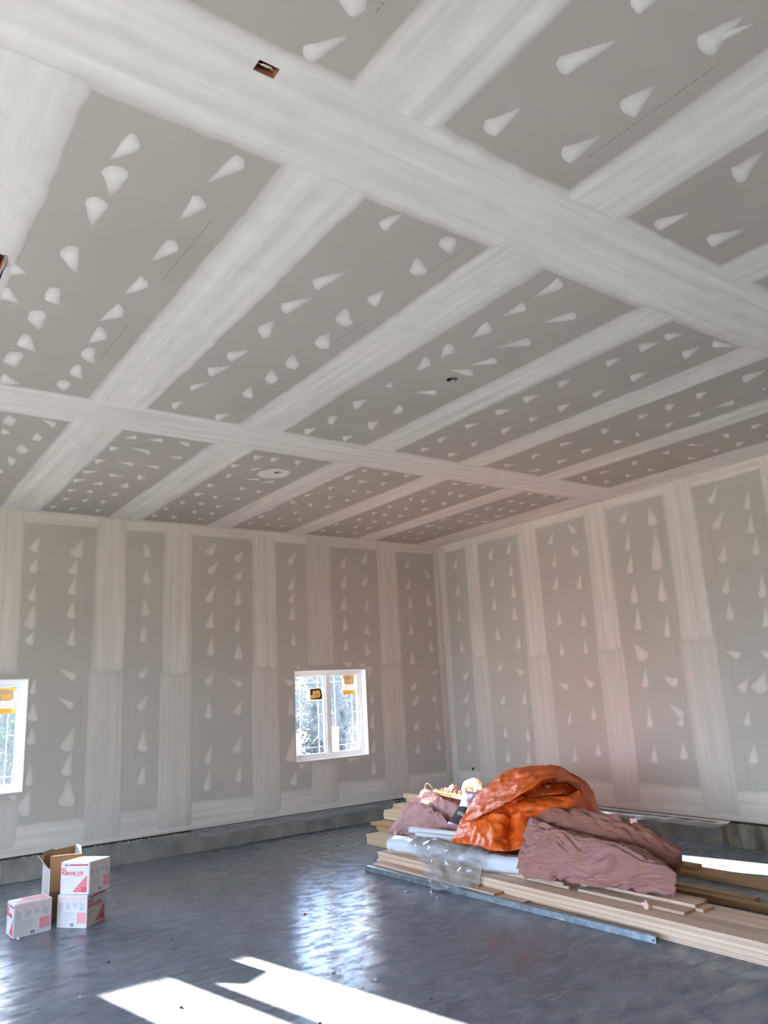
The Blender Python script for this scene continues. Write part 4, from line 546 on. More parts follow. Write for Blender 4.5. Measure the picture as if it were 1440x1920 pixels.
# wall boxes
ob = empty('outlet_box', (0, -0.4745, 0.5735)); label(ob, 'empty dark outlet box low in the right wall near the corner', 'outlet box')
V, F = [], []; t = .003
box_vf(.001, .05, -.0225, -.0195, -.038, .038, V, F); box_vf(.001, .05, .0195, .0225, -.038, .038, V, F); box_vf(.001, .05, -.0195, .0195, .035, .038, V, F); box_vf(.001, .05, -.0195, .0195, -.038, -.035, V, F)
mesh_obj('box_wall', V, F, M_black, ob); box('box_back', .05, .053, -.0225, .0225, -.038, .038, M_black, ob)
sb = empty('switch_box', (-4.438, 0, 1.29)); label(sb, 'small switch box smeared over with compound on the back wall', 'switch box')
box('cover', -.015, .015, -.0035, .012, -.022, .022, M_mudT, sb, .002); V, F = [], []
tube_vf([(-.007, -.0036, .008), (-.007, -.006, .008)], .0035, V, F, 8); mesh_obj('screw_hole', V, F, M_black, sb)

# ------------------------------------------------------------------ windows
def flat(name, pts, y, mat, parent, t=.0006):
    V = [(x, y, z) for x, z in pts] + [(x, y + t, z) for x, z in pts]; n = len(pts)
    F = [tuple(range(n)), tuple(range(n, 2 * n))[::-1]] + [(k, n + k, n + (k + 1) % n, (k + 1) % n) for k in range(n)]
    return mesh_obj(name, V, F, mat, parent)
def rrect(x0, x1, z0, z1, r, n=4):
    P = []
    for cx_, cz_, a0 in ((x1 - r, z0 + r, -90), (x1 - r, z1 - r, 0), (x0 + r, z1 - r, 90), (x0 + r, z0 + r, 180)):
        for k in range(n + 1): a = math.radians(a0 + 90 * k / n); P.append((cx_ + r * math.cos(a), cz_ + r * math.sin(a)))
    return P
def text_obj(name, s, size, mat, parent, mtx, off=0.0, ext=0.0002, align='LEFT', xs=1.0, fit=None):
    c = bpy.data.curves.new(name, 'FONT'); c.body = s; c.size = size; c.offset = off; c.extrude = ext; c.align_x = align; c.resolution_u = 2
    o = bpy.data.objects.new(name, c); COL.objects.link(o)
    bpy.context.view_layer.update()
    me = bpy.data.meshes.new_from_object(o.evaluated_get(bpy.context.evaluated_depsgraph_get())); bpy.data.objects.remove(o); bpy.data.curves.remove(c)
    me.name = name
    if fit: xs = fit / max(v.co.x for v in me.vertices)
    if xs != 1.0: me.transform(Matrix.Diagonal((xs, 1, 1, 1)))
    me.materials.clear(); me.materials.append(mat); me.transform(mtx)
    o = bpy.data.objects.new(name, me); COL.objects.link(o); o.parent = parent
    return o
def window(n, x0, x1, lab):
    w = empty('window_%d' % n); label(w, lab, 'window', kind='structure')
    z0, z1 = WZ0, WZ1; xm = (x0 + x1) / 2
    V, F = [], []
    for a in ((x0, x0 + .012, .0, .2, z0, z1), (x1 - .012, x1, 0, .2, z0, z1), (x0 + .012, x1 - .012, 0, .2, z1 - .012, z1), (x0 + .012, x1 - .012, 0, .2, z0, z0 + .012)): box_vf(*a, V, F)
    mesh_obj('jamb', V, F, M_vinyl, w)
    V, F = [], []
    e = .004
    for a in ((x0 - e, x0, -.003, .012, z0 - e, z1 + e), (x1, x1 + e, -.003, .012, z0 - e, z1 + e), (x0, x1, -.003, .012, z1, z1 + e), (x0, x1, -.003, .012, z0 - e, z0)): box_vf(*a, V, F)
    mesh_obj('raw_edge', V, F, M_trimedge, w)
    fw = .042; a0, a1, b0, b1 = x0 + .012, x1 - .012, z0 + .012, z1 - .012; y0, y1 = .11, .185
    V, F = [], []
    for a in ((a0, a0 + fw, y0, y1, b0, b1), (a1 - fw, a1, y0, y1, b0, b1), (a0 + fw, a1 - fw, y0, y1, b1 - fw, b1), (a0 + fw, a1 - fw, y0, y1, b0, b0 + fw), (xm - .03, xm + .03, y0 - .004, y1, b0 + fw, b1 - fw)): box_vf(*a, V, F)
    mesh_obj('frame', V, F, M_vinyl, w)
    for s, (p, q) in enumerate(((a0 + fw, xm - .03), (xm + .03, a1 - fw))):
        c0, c1 = b0 + fw, b1 - fw; sw_ = .028; V, F = [], []
        for a in ((p, p + sw_, .125, .17, c0, c1), (q - sw_, q, .125, .17, c0, c1), (p + sw_, q - sw_, .125, .17, c1 - sw_, c1), (p + sw_, q - sw_, .125, .17, c0, c0 + sw_)): box_vf(*a, V, F)
        sash = mesh_obj('sash', V, F, M_vinyl, w)
        g0, g1, k0, k1 = p + sw_, q - sw_, c0 + sw_, c1 - sw_
        box('pane', g0, g1, .146, .149, k0, k1, M_glass, sash)
        m = .003; i = .085
        for xx in (g0 + i, g1 - i): box('muntin', xx - m, xx + m, .150, .156, k0, k1, M_vinyl, sash)
        for zz in (k0 + i, k1 - i): box('muntin', g0, g1, .150, .156, zz - m, zz + m, M_vinyl, sash)
        zc = (k0 + k1) / 2
        for u, v in ((g0, g0 + i), (g1 - i, g1)): box('muntin', u, v, .150, .156, zc - m, zc + m, M_vinyl, sash)
    return w
w1 = window(1, *WINS[0], 'double casement window with prairie grilles, black and yellow stickers')
w2 = window(2, *WINS[1], 'window cut off by the left edge of the photo, yellow sticker on its glass')
w3 = window(3, *WINS[2], 'third window beyond the left edge of the view')
# black sticker with a gold mark, on its white backing, left sash
box('sticker', -2.512, -2.244, .1440, .1446, 1.725, 1.902, M_stick, w1)
for P_ in ([(-2.455, 1.802), (-2.412, 1.802), (-2.412, 1.892), (-2.455, 1.892)], [(-2.412, 1.86), (-2.30, 1.867), (-2.30, 1.896), (-2.412, 1.892)], [(-2.30, 1.867), (-2.290, 1.80), (-2.302, 1.772), (-2.29, 1.735), (-2.248, 1.752), (-2.252, 1.80), (-2.275, 1.885), (-2.30, 1.896)], [(-2.455, 1.745), (-2.33, 1.742), (-2.29, 1.735), (-2.302, 1.772), (-2.455, 1.757)]):
    flat('sticker', P_, .1432, M_stickd, w1)
flat('sticker_mark', [(-2.462, 1.757), (-2.40, 1.760), (-2.30, 1.772), (-2.288, 1.80), (-2.298, 1.866), (-2.41, 1.858), (-2.408, 1.80), (-2.462, 1.795)], .1424, M_gold, w1)
for xx in (-2.372, -2.335): box('sticker_mark', xx, xx + .008, .1418, .1423, 1.785, 1.832, M_stickd, w1)
flat('sticker_mark', [(-2.462, 1.776), (-2.41, 1.778), (-2.41, 1.782), (-2.462, 1.78)], .1418, M_stickd, w1)
def label_sticker(w, x0, x1, z1, z0):
    h = z1 - z0; ww = x1 - x0
    box('sticker', x0, x1, .1440, .1446, z0, z1, M_stick, w)
    box('sticker', x0, x1, .1434, .1439, z0 + h * .83, z1, M_sticky, w)
    box('sticker', x0, x1, .1434, .1439, z0, z0 + h * .20, M_sticky, w)
    flat('sticker_mark', rrect(x0 + ww * .12, x1 - ww * .10, z0 + h * .50, z0 + h * .93, ww * .16), .1426, M_stickb, w)
    flat('sticker_mark', [(x0 + ww * .12, z0 + h * .76), (x0 + ww * .64, z0 + h * .77), (x0 + ww * .74, z0 + h * .72), (x0 + ww * .74, z0 + h * .57), (x0 + ww * .30, z0 + h * .57), (x0 + ww * .30, z0 + h * .70), (x0 + ww * .12, z0 + h * .70)], .1418, M_sticky, w)
    box('sticker_mark', x0 + ww * .49, x0 + ww * .53, .1412, .1416, z0 + h * .65, z0 + h * .72, M_stickb, w)
    for r_ in range(2):
        V, F = [], []; x = x0 + ww * .1
        while x < x1 - ww * .1:
            l = random.uniform(.008, .022); box_vf(x, x + l, .1430, .1434, z0 + h * (.40 - .09 * r_), z0 + h * (.44 - .09 * r_), V, F); x += l + .006
        mesh_obj('sticker_print', V, F, M_greytxt, w)
    box('sticker_print', x0 + ww * .02, x1, .1428, .1433, z0 + h * .195, z0 + h * .215, M_greytxt, w)
label_sticker(w1, -1.90, -1.675, 2.072, 1.79)
label_sticker(w2, -6.56, -6.345, 2.058, 1.77)

# ------------------------------------------------------------------ vapour barrier hanging below the boards
def strip_film(name, surf, u0, u1, ztop, drop, lab, seed):
    f = SURF[surf]; V, F = [], []; n = int((u1 - u0) / .05)
    for i in range(n + 1):
        u = u0 + (u1 - u0) * i / n; e = min(1.0, (i + 1) / 5, (n - i + 1) / 3); d = drop * e * (1 + .45 * noise.noise((u * 1.4, seed, 0)) + .18 * noise.noise((u * 7, seed, 0)))
        for k in range(5):
            t = k / 4; V.append(f(u, ztop - d * t, .014 + min(1, t * 2) * .054 + .010 * t * (1 + noise.noise((u * 5, t * 2, seed)))))
    for i in range(n):
        for k in range(4): a = i * 5 + k; F.append((a, a + 1, a + 6, a + 5))
    o = mesh_obj(name, V, F, M_vap, None, True); return label(o, lab, 'plastic sheet')
strip_film('vapour_barrier', 'L', -4.3, -1.2, .251, .085, 'grey plastic film hanging over the curb below the back wall', 3.3)
strip_film('vapour_barrier', 'R', -4.62, -2.0, .251, .078, 'grey plastic film hanging over the curb below the right wall', 8.1)

# ------------------------------------------------------------------ lofted soft shapes
def parse_grid(name): return [[Vector([int(c) / 1000 for c in p.split()]) for p in r.split(';')] for r in GRIDS[name].split('|')]
def cat(p0, p1, p2, p3, t):
    return 0.5 * ((2 * p1) + (-p0 + p2) * t + (2 * p0 - 5 * p1 + 4 * p2 - p3) * t * t + (-p0 + 3 * p1 - 3 * p2 + p3) * t ** 3)
def spline(pts, n):
    L = [0.0]
    for a, b in zip(pts[:-1], pts[1:]): L.append(L[-1] + max((b - a).length, 1e-5))
    out = []; m = len(pts)
    for i in range(n):
        s = L[-1] * i / (n - 1); k = 0
        while k < m - 2 and L[k + 1] < s: k += 1
        t = (s - L[k]) / (L[k + 1] - L[k])
        out.append(cat(pts[max(k - 1, 0)], pts[k], pts[k + 1], pts[min(k + 2, m - 1)], t))
    return out
def loft(name, key, nu, nv, mat, parent, disp=None, thick=0.0, closed=False, taper_ends=False):
    g = [spline(r, nu) for r in parse_grid(key)]
    cols = [spline([r[i] for r in g], nv) for i in range(nu)]
    if closed:   # bring the underside back to the first row
        cols = [c + spline([c[-1], (c[-1] + c[0]) / 2 + Vector((0, 0, -.01)), c[0]], 6)[1:-1] for c in cols]
    nn = len(cols[0]); V = [Vector(v) for c in cols for v in c]; F = []
    for i in range(nu - 1):
        for k in range(nn if closed else nn - 1):
            k2 = (k + 1) % nn; F.append((i * nn + k, i * nn + k2, (i + 1) * nn + k2, (i + 1) * nn + k))
    uv = [(i / (nu - 1), (k / nn)) for i in range(nu) for k in range(nn)]
    if closed:
        for i, rev in ((0, False), (nu - 1, True)):
            ring = [i * nn + k for k in range(nn)]; c = sum((V[q] for q in ring), Vector()) / nn
            inn = []
            for q in ring: V.append(V[q].lerp(c, .5) + Vector((0, (.02 if i == 0 else -.02), 0))); uv.append(uv[q]); inn.append(len(V) - 1)
            V.append(c + Vector((0, (.02 if i == 0 else -.02), 0))); uv.append((.5, .5)); ci = len(V) - 1
            for k in range(nn):
                k2 = (k + 1) % nn; F.append((ring[k], ring[k2], inn[k2], inn[k])); F.append((inn[k], inn[k2], ci))
    o = mesh_obj(name, V, F, mat, parent, True, uv)
    bm = bmesh.new(); bm.from_mesh(o.data); bmesh.ops.recalc_face_normals(bm, faces=bm.faces[:]); bm.normal_update()
    if disp:
        no = [v.normal.copy() for v in bm.verts]; ul = bm.verts.layers
        for v, nrm in zip(bm.verts, no): v.co = v.co + nrm * disp(v.co, uv[v.index])
    bm.to_mesh(o.data); bm.free()
    if thick: md = o.modifiers.new('thickness', 'SOLIDIFY'); md.thickness = thick; md.offset = 0
    return o
def wool(seed, amp=1.0, lay=26.0, along=2.5):
    def d(p, uv):
        w = noise.noise((uv[0] * 5 + seed, uv[1] * 3, seed)) * .35
        a = noise.noise((uv[0] * along + seed, uv[1] * lay + w * 6, seed)) * .016
        b = noise.fractal((p.x * 10 + seed, p.y * 10, p.z * 10), .8, 2.1, 5) * .013
        r = 1 - abs(noise.noise((uv[0] * along * 1.9, uv[1] * lay * .42 + w * 5, seed + 5)))
        r2 = 1 - abs(noise.noise((uv[0] * along * 4.5, uv[1] * lay * 1.1 + w * 8, seed + 15)))
        return (.008 + a + b - (max(r - .72, 0) / .28) ** 2 * .032 - (max(r2 - .75, 0) / .25) ** 2 * .013) * amp
    return d
def cloth(seed, amp=1.0):
    def d(p, uv):
        w = noise.noise_vector((p.x * 2.2 + seed, p.y * 2.2, p.z * 2.2)) * .22
        x, y, z = p.x + w.x, p.y + w.y, p.z + w.z
        q = 1 - abs(noise.noise((x * 2.6 + seed, y * 2.6, z * 5)))
        q2 = 1 - abs(noise.noise((x * 7 + seed, y * 5, z * 10)))
        q3 = 1 - abs(noise.noise((x * 17, y * 13 + seed, z * 20)))
        e = min(1.0, .35 + 5 * min(uv[1], 1 - uv[1]), .35 + 5 * min(uv[0], 1 - uv[0]))
        return (q ** 7 * .034 + q2 ** 6 * .016 + q3 ** 6 * .0035 - .008) * amp * e
    return d
def fuzz(name, base, n, mat, parent, spread, seed):
    """tufts of loose fibre along a batt's edge"""
    random.seed(seed); V, F = [], []
    me = base.data; edges = [v.co.copy() for v in me.vertices]
    for k in range(n):
        c = random.choice(edges); s = random.uniform(.003, .010)
        for q in range(3):
            a = Vector([random.gauss(0, 1) for _ in range(3)]).normalized() * s * 1.5; b = Vector([random.gauss(0, 1) for _ in range(3)]).normalized() * s
            i = len(V); V += [c - b * .5, c + a, c + b * .5 + a * .4]; F.append((i, i + 1, i + 2))
    o = mesh_obj(name, V, F, mat, parent); o['kind'] = 'stuff'; return o

# tarp
tarp = empty('tarp', (-2.4, -3.9, 0.55)); label(tarp, 'crumpled bright orange tarp bundled on top of the lumber pile', 'tarp')
def under(o, p):
    o.parent = p; o.matrix_parent_inverse = Matrix.Translation(-Vector(p.location)); return o
def tl(name, key, nu, nv, seed, amp=1.0, thick=.006, **k): return under(loft(name, key, nu, nv, M_tarp, tarp, cloth(seed, amp), thick, **k), tarp)
tl('outer_fold', 'TARP_FLAP', 70, 34, 1.3); tl('front_drape', 'TARP_DRAPE', 64, 40, 4.1, 1.3); tl('right_body', 'TARP_BODY', 60, 34, 7.7)
tl('front_roll', 'TARP_FRONT', 56, 34, 9.2, .9); tl('rear_body', 'TARP_BACK', 50, 30, 2.6, 1.2); tl('inner_fold', 'TARP_ROLL', 44, 26, 5.5, .8); tl('inner_fold', 'TARP_CORE', 34, 20, 6.4, .8)
def ring(p, n, r, name, mat, parent, rr=.25):
    n = Vector(n).normalized(); u = n.orthogonal().normalized(); v = n.cross(u); V, F = [], []
    tube_vf([Vector(p) + (u * math.cos(a) + v * math.sin(a)) * r for a in [2 * PI * k / 12 for k in range(13)]], r * rr, V, F, 6, False)
    return under(mesh_obj(name, V, F, mat, parent, True), parent)
for p in GROMMETS: ring(p, (-.6, -.75, .2), .011, 'grommet', M_brass, tarp)

# glass wool
bf = label(empty('insulation_batt', (-2.85, -5.0, .17)), 'big pink insulation batt in front of the tarp, its front half', 'insulation')
b1 = under(loft('wool', 'BATT_FRONT', 150, 90, M_pink, bf, wool(2.2), closed=True), bf)
under(fuzz('loose_fibre', b1, 1040, M_pink, bf, .02, 5), bf)
bb = label(empty('insulation_batt', (-2.4, -4.9, .2)), 'pink insulation batt, coloured darker as shaded, leaning behind the big front one', 'insulation')
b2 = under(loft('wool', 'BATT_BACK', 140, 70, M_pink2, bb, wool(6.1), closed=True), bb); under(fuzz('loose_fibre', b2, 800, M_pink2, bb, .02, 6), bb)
bl = label(empty('insulation_batt', (-2.4, -2.2, .2)), 'torn pink insulation batt left of the tarp, lower one in front', 'insulation')
b3 = under(loft('wool', 'BATT_LOW', 90, 60, M_pink3, bl, wool(3.4, .85, 7, 5), closed=True), bl); under(fuzz('loose_fibre', b3, 1040, M_pink3, bl, .02, 7), bl)
bu = label(empty('insulation_batt', (-2.15, -2.2, .4)), 'pink insulation batt lying behind and above the torn lower one', 'insulation')
b4 = under(loft('wool', 'BATT_UP', 90, 60, M_pink3, bu, wool(8.4, .75, 9, 4), closed=True), bu); under(fuzz('loose_fibre', b4, 640, M_pink3, bu, .02, 8), bu)
br = label(empty('insulation_batt', (-1.85, -2.3, .5)), 'rearmost pink insulation catching sunlight behind the two trim strips', 'insulation')
b5 = under(loft('wool', 'BATT_REAR', 80, 44, M_pink3, br, wool(1.4, 1.0, 6, 6), closed=True), br); under(fuzz('loose_fibre', b5, 960, M_pink3, br, .02, 9), br)
cs = label(loft('plastic_bundle', 'GLOW', 40, 24, M_cream, None, cloth(3.1, .9), .002), 'cream plastic bundle glowing in the sun behind the tarp', 'plastic')
# tuft sticking up on the rear batt
def tuft(c, s, mat, lab, seed):
    random.seed(seed); bm = bmesh.new(); bmesh.ops.create_icosphere(bm, subdivisions=3, radius=s)
    for v in bm.verts: v.co = Vector(c) + v.co * (1 + .7 * noise.noise(v.co / s * 1.3 + Vector((seed, 0, 0)))) + Vector((0, 0, .25 * s * noise.noise(v.co / s * 3)))
    me = bpy.data.meshes.new('insulation_tuft'); bm.to_mesh(me); bm.free(); me.materials.append(mat); me.polygons.foreach_set('use_smooth', [True] * len(me.polygons))
    o = bpy.data.objects.new('insulation_tuft', me); COL.objects.link(o); return label(o, lab, 'insulation')
for c, s, lab, sd in TUFTS: tuft(c, s, M_pink3, lab, sd)

# bag with its printed label
bag = label(empty('insulation_bag', (-2.45, -3.0, .4)), 'pink plastic insulation bag with a charcoal label tucked left of the tarp', 'bag')
bo = under(loft('wrapper', 'BAG_FRONT', 30, 40, M_bag, bag, lambda p, uv: .006 * noise.noise((p.x * 14, p.y * 14, p.z * 14)), .003), bag)
def on_bag(s, t):   # point on the bag front: s across, t from bottom to top
    g = parse_grid('BAG_FRONT')[1:6]; nr = len(g) - 1; a = t * nr; k = min(int(a), nr - 1); f = a - k
    def row(r):
        b = s * 4; j = min(int(b), 3); return g[r][j].lerp(g[r][j + 1], b - j)
    return row(k).lerp(row(k + 1), f)
BN = (on_bag(1, .3) - on_bag(0, .3)).cross(on_bag(.3, 1) - on_bag(.3, 0)).normalized()
if BN.x > 0: BN = -BN
def bag_patch(name, s0, s1, t0, t1, off, mat, bow=0.0, n=8):
    V, F = [], []
    for i in range(n + 1):
        for j in range(n + 1):
            s = s0 + (s1 - s0) * i / n; t = t0 + (t1 - t0) * j / n + bow * math.sin(PI * i / n) * (j / n); V.append(on_bag(s, t) + BN * off)
    for i in range(n):
        for j in range(n): a = i * (n + 1) + j; F.append((a, a + 1, a + n + 2, a + n + 1))
    return under(mesh_obj(name, V, F, mat, bag), bag)
bag_patch('printed_label', .04, .95, .03, .50, .010, M_label, .03)
for rr in (.10, .17, .25, .33):
    V, F = [], []; P = [on_bag(.42 + rr * .9 * math.cos(a), .76 + rr * .55 * math.sin(a)) + BN * .010 for a in [2 * PI * k / 20 for k in range(21)]]
    tube_vf(P, .0016, V, F, 4, False); under(mesh_obj('ring_print', V, F, M_ring, bag), bag)
bag_patch('printed_label', .72, .90, .70, .76, .012, M_label)
ux = (on_bag(0, .3) - on_bag(1, .3)).normalized(); uy = BN.cross(ux).normalized()
org = on_bag(.60, .36) + BN * .013
mt = Matrix(((ux.x, uy.x, BN.x, org.x), (ux.y, uy.y, BN.y, org.y), (ux.z, uy.z, BN.z, org.z), (0, 0, 0, 1)))
under(text_obj('lettering', 'Walls', .062, M_lettr, bag, mt), bag)

# two trim strips lying across the back
for k, (dz, dx) in enumerate(((0.0, 0.0), (-.020, -.028))):
    V, F = [], []; a, b = Vector((-2.02 + dx, -2.02, .600 + dz)), Vector((-2.10 + dx, -2.95, .575 + dz)); d = (b - a).normalized(); s = Vector((1, 0, 0)) * .018
    for p in (a, b):
        for q in ((-1, 0), (1, 0), (1, .018), (-1, .018)): V.append(p + s * q[0] + Vector((0, 0, q[1])))
    F = [(0, 1, 2, 3), (7, 6, 5, 4), (0, 4, 5, 1), (1, 5, 6, 2), (2, 6, 7, 3), (3, 7, 4, 0)]
    label(mesh_obj('trim_strip', V, F, M_studd), ('upper' if k == 0 else 'lower') + ' of two narrow wooden trim strips behind the pink batts', 'wood strip')
# wire loop
V, F = [], []; c = Vector(LOOP); tube_vf([c + Vector((-.02, .02, -.03)), c + Vector((-.02, .01, .03)), c + Vector((0, 0, .045)), c + Vector((.02, -.03, .03)), c + Vector((.04, -.06, -.02))], .005, V, F, 8)
label(mesh_obj('cord', V, F, M_wire, None, True), 'short white loop of cord poking up behind the pink batts', 'cord')

# ------------------------------------------------------------------ plastic rolls and hanging sheet
def roll(name, a, b, r, mat, lab, wav=.0, core=True, par=None):
    e = label(empty(name, a), lab, 'plastic roll'); a, b = Vector(a), Vector(b); d = (b - a).normalized(); u = d.cross(Vector((0, 0, 1))).normalized(); v = u.cross(d)
    n, m = 28, 24; V, F = [], []
    for i in range(m + 1):
        t = i / m; p = (b - a) * t
        for k in range(n):
            th = 2 * PI * k / n; rr = r * (1 + wav * noise.noise((t * 6, math.cos(th) * 1.5, math.sin(th) * 1.5)) + wav * .5 * noise.noise((t * 18, math.cos(th) * 3, math.sin(th) * 3)))
            if i in (0, m): rr *= .97
            V.append(p + (u * math.cos(th) + v * math.sin(th)) * rr)
    for i in range(m):
        for k in range(n): k2 = (k + 1) % n; F.append((i * n + k, i * n + k2, (i + 1) * n + k2, (i + 1) * n + k))
    base = len(V)
    for i, dd in ((0, d * .0), (m, d * 0.0)):   # recessed spiral ends with a hollow core
        st = len(V)
        for q, (fr, dep) in enumerate(((.82, .0), (.80, .012), (.55, .012), (.53, .0), (.34, .0), (.30, .06))):
            for k in range(n):
                th = 2 * PI * k / n; V.append((b - a) * (i / m) + (u * math.cos(th) + v * math.sin(th)) * r * fr + d * dep * (1 if i == 0 else -1))
        ringi = [i * n + k for k in range(n)]
        prev = ringi
        for q in range(6):
            cur = [st + q * n + k for k in range(n)]
            for k in range(n): k2 = (k + 1) % n; F.append((prev[k], prev[k2], cur[k2], cur[k]))
            prev = cur
        F.append(tuple(prev))
    mesh_obj('film_roll', V, F, mat, e, True)
    return e
R1 = roll('poly_roll', (-3.06, -2.56, .223), (-2.90, -3.84, .223), .088, M_roll, 'milky plastic sheeting roll at the left end of the board stack', .10)
roll('poly_roll', (-3.0, -3.90, .222), (-2.80, -4.72, .222), .085, M_roll, 'second milky plastic roll running from the tarp under the big batt', .08)
roll('poly_roll', (-2.89, -2.66, .348), (-2.74, -3.30, .348), .034, M_roll, 'upper of two thin white plastic tubes above the sheeting roll', .03)
roll('poly_roll', (-2.915, -2.80, .318), (-2.80, -3.42, .318), .030, M_roll, 'lower of two thin white plastic tubes above the sheeting roll', .03)
def polyd(p, uv):
    random.seed(int(p.x * 9999) + int(p.z * 7777)); e = min(1.0, 6 * min(uv[0], 1 - uv[0]) + .3)
    return random.uniform(-.022, .022) * e + .014
ps = loft('poly_sheet', 'POLY', 17, 15, M_poly, None, polyd, .0)
bm = bmesh.new(); bm.from_mesh(ps.data); bmesh.ops.triangulate(bm, faces=bm.faces[:]); bmesh.ops.subdivide_edges(bm, edges=bm.edges[:], cuts=1, smooth=0.35); bm.to_mesh(ps.data); bm.free(); ps.data.polygons.foreach_set('use_smooth', [False] * len(ps.data.polygons))
label(ps, 'crinkled clear plastic sheet draped from the roll over the board ends', 'plastic sheet')

# ------------------------------------------------------------------ lumber
def tg_board(x0, w, y0, y1, z, t, mat, lab, group, cat_='board', tongue=True):
    x1 = x0 + w; c = .0015
    if tongue:
        pr = [(x0, z), (x1, z), (x1, z + t), (x0, z + t), (x0, z + t * .66), (x0 - .006, z + t * .62), (x0 - .006, z + t * .36), (x0, z + t * .33)]
    else:
        c = .003; pr = [(x0 + c, z), (x1 - c, z), (x1, z + c), (x1, z + t - c), (x1 - c, z + t), (x0 + c, z + t), (x0, z + t - c), (x0, z + c)]
    ys = [y0, y1]; n = len(pr); V = [(x, y, zz) for y in ys for x, zz in pr]
    F = [tuple(range(n)), tuple(range(n, 2 * n))[::-1]] + [(k, (k + 1) % n, n + (k + 1) % n, n + k) for k in range(n)]
    o = mesh_obj('pine_board' if tongue else 'lumber_plank', V, F, None, mats=[mat, M_end], fmat=[1, 1] + [0] * n)
    o['fx'] = 1; del o['fx']
    return label(o, lab, cat_, group)
random.seed(21)
T = .019
ORD = ['lowest', 'second', 'third', 'fourth', 'fifth', 'sixth', 'seventh', 'eighth', 'ninth', 'topmost']
GA = ('thin tongue-and-groove pine board in the low front step of the stack', 'pine boards in the low front step')
for k, ye in enumerate((-5.14, -4.63, -4.32)):
    dx = random.uniform(-.004, .004)
    tg_board(-3.285 + dx + .008 * k, .135, ye, -2.47 - .01 * k, T * k, T - .001, M_pine, ('lowest', 'middle', 'top')[k] + ' pine board of the low front step beside the steel strip', None)
GB = ('thin tongue-and-groove pine board in the long main stack under the pink batt', 'pine boards of the main stack')
for k in range(7):
    for c in range(4):
        x = -3.140 + c * .142 + random.uniform(-.005, .003); ys = -2.36 - random.uniform(0, .05)
        tg_board(x, .1355, -7.6 + random.uniform(-.3, .3), ys, T * k, T - .001, M_pine, '%s pine board up in the %s row of the main stack' % (ORD[k], ('front', 'second', 'third', 'rear')[c]), GB[1])
tg_board(-2.955, .135, -4.90, -2.5, .133, T - .001, M_pine, 'pine board ending under the front of the big pink batt, lower', None)
tg_board(-2.945, .135, -4.83, -2.52, .152, T - .001, M_pine, 'pine board ending under the front of the big pink batt, upper', None)
tg_board(-2.81, .135, -6.04, -3.9, .133, T - .001, M_pine, 'pine board sticking out past the pink batt, lowest of four', None)
tg_board(-2.80, .135, -5.97, -3.9, .152, T - .001, M_pine, 'pine board sticking out past the pink batt, second of four', None)
tg_board(-2.665, .132, -5.90, -2.9, .133, T - .001, M_pine, 'rear pine board beside those sticking out past the pink batt', None)
tg_board(-2.955, .135, -5.98, -5.0, .133, T - .001, M_pine, 'short front pine board sticking out past the pink batt', None)
# dark gap shim boards near the right edge
tg_board(-2.86, .10, -6.62, -6.55, .133, .012, M_studd, 'small brown offcut lying on the stack at the right edge', None, 'wood offcut', False)
GS = ('spruce plank in the stepped piles behind the pine boards', 'spruce planks in the stepped piles')
P = .038
for ci, (x, y0, n) in enumerate(((-2.565, -1.30, 3), (-2.295, -1.03, 5), (-2.06, -.97, 8), (-1.83, -.87, 9), (-1.60, -.86, 10))):
    for k in range(n):
        ys = y0 - (.14 if (ci == 1 and k < 3) else .3 if (ci > 1 and k < n - 3) else 0) - random.uniform(0, .03)
        if ci == 1 and k == 3: ys -= .12
        if True:
            tg_board(x + random.uniform(-.006, .006), .21 if ci in (1, 2, 3) else .225, -4.35 + random.uniform(-.05, .05), ys, P * k, P - .001, M_studd if (ci == 1) else M_stud, '%s plank up in the %s stepped pile behind the boards' % (ORD[k], ('nearest', 'second', 'third', 'fourth', 'rearmost')[ci]), GS[1], 'plank', False)
E = [(-1.66, -.76, .38, .085, .14)]
tg_board(-1.60, .089, -3.2, -.82, .380, .060, M_stud, 'uppermost spruce plank at the far left end of the pile', None, 'plank', False)
tg_board(-2.09, .089, -7.2, -4.42, 0, .050, M_studd, 'long brown plank on the floor right of the batt, nearer the camera', None, 'plank', False)
tg_board(-1.96, .089, -5.93, -4.42, 0, .050, M_studd, 'brown plank on the floor just behind the nearer long one', None, 'plank', False)
tg_board(-1.47, .235, -7.2, -4.42, 0, P, M_studd, 'wide brown plank on the floor, partly in the sun', None, 'plank', False)
tg_board(-1.40, .14, -5.03, -4.42, P, P, M_studd, 'short brown plank lying on the wide sunlit plank', None, 'plank', False)

# offcut blocks and chips on the front step
def chip(x, y, z, l, w, h, rz, mat, lab):
    V, F = [], []; box_vf(-l / 2, l / 2, -w / 2, w / 2, 0, h, V, F); V = [(a * (1 + .1 * (i % 2)), b, c) for i, (a, b, c) in enumerate(V)]
    o = mesh_obj('wood_offcut', V, F, mat); o.location = (x, y, z); o.rotation_euler = (0, 0, rz); return label(o, lab, 'wood offcut')
chip(-3.18, -4.05, .058, .10, .02, .012, .4, M_end, 'small brown offcut on the low front step of boards')
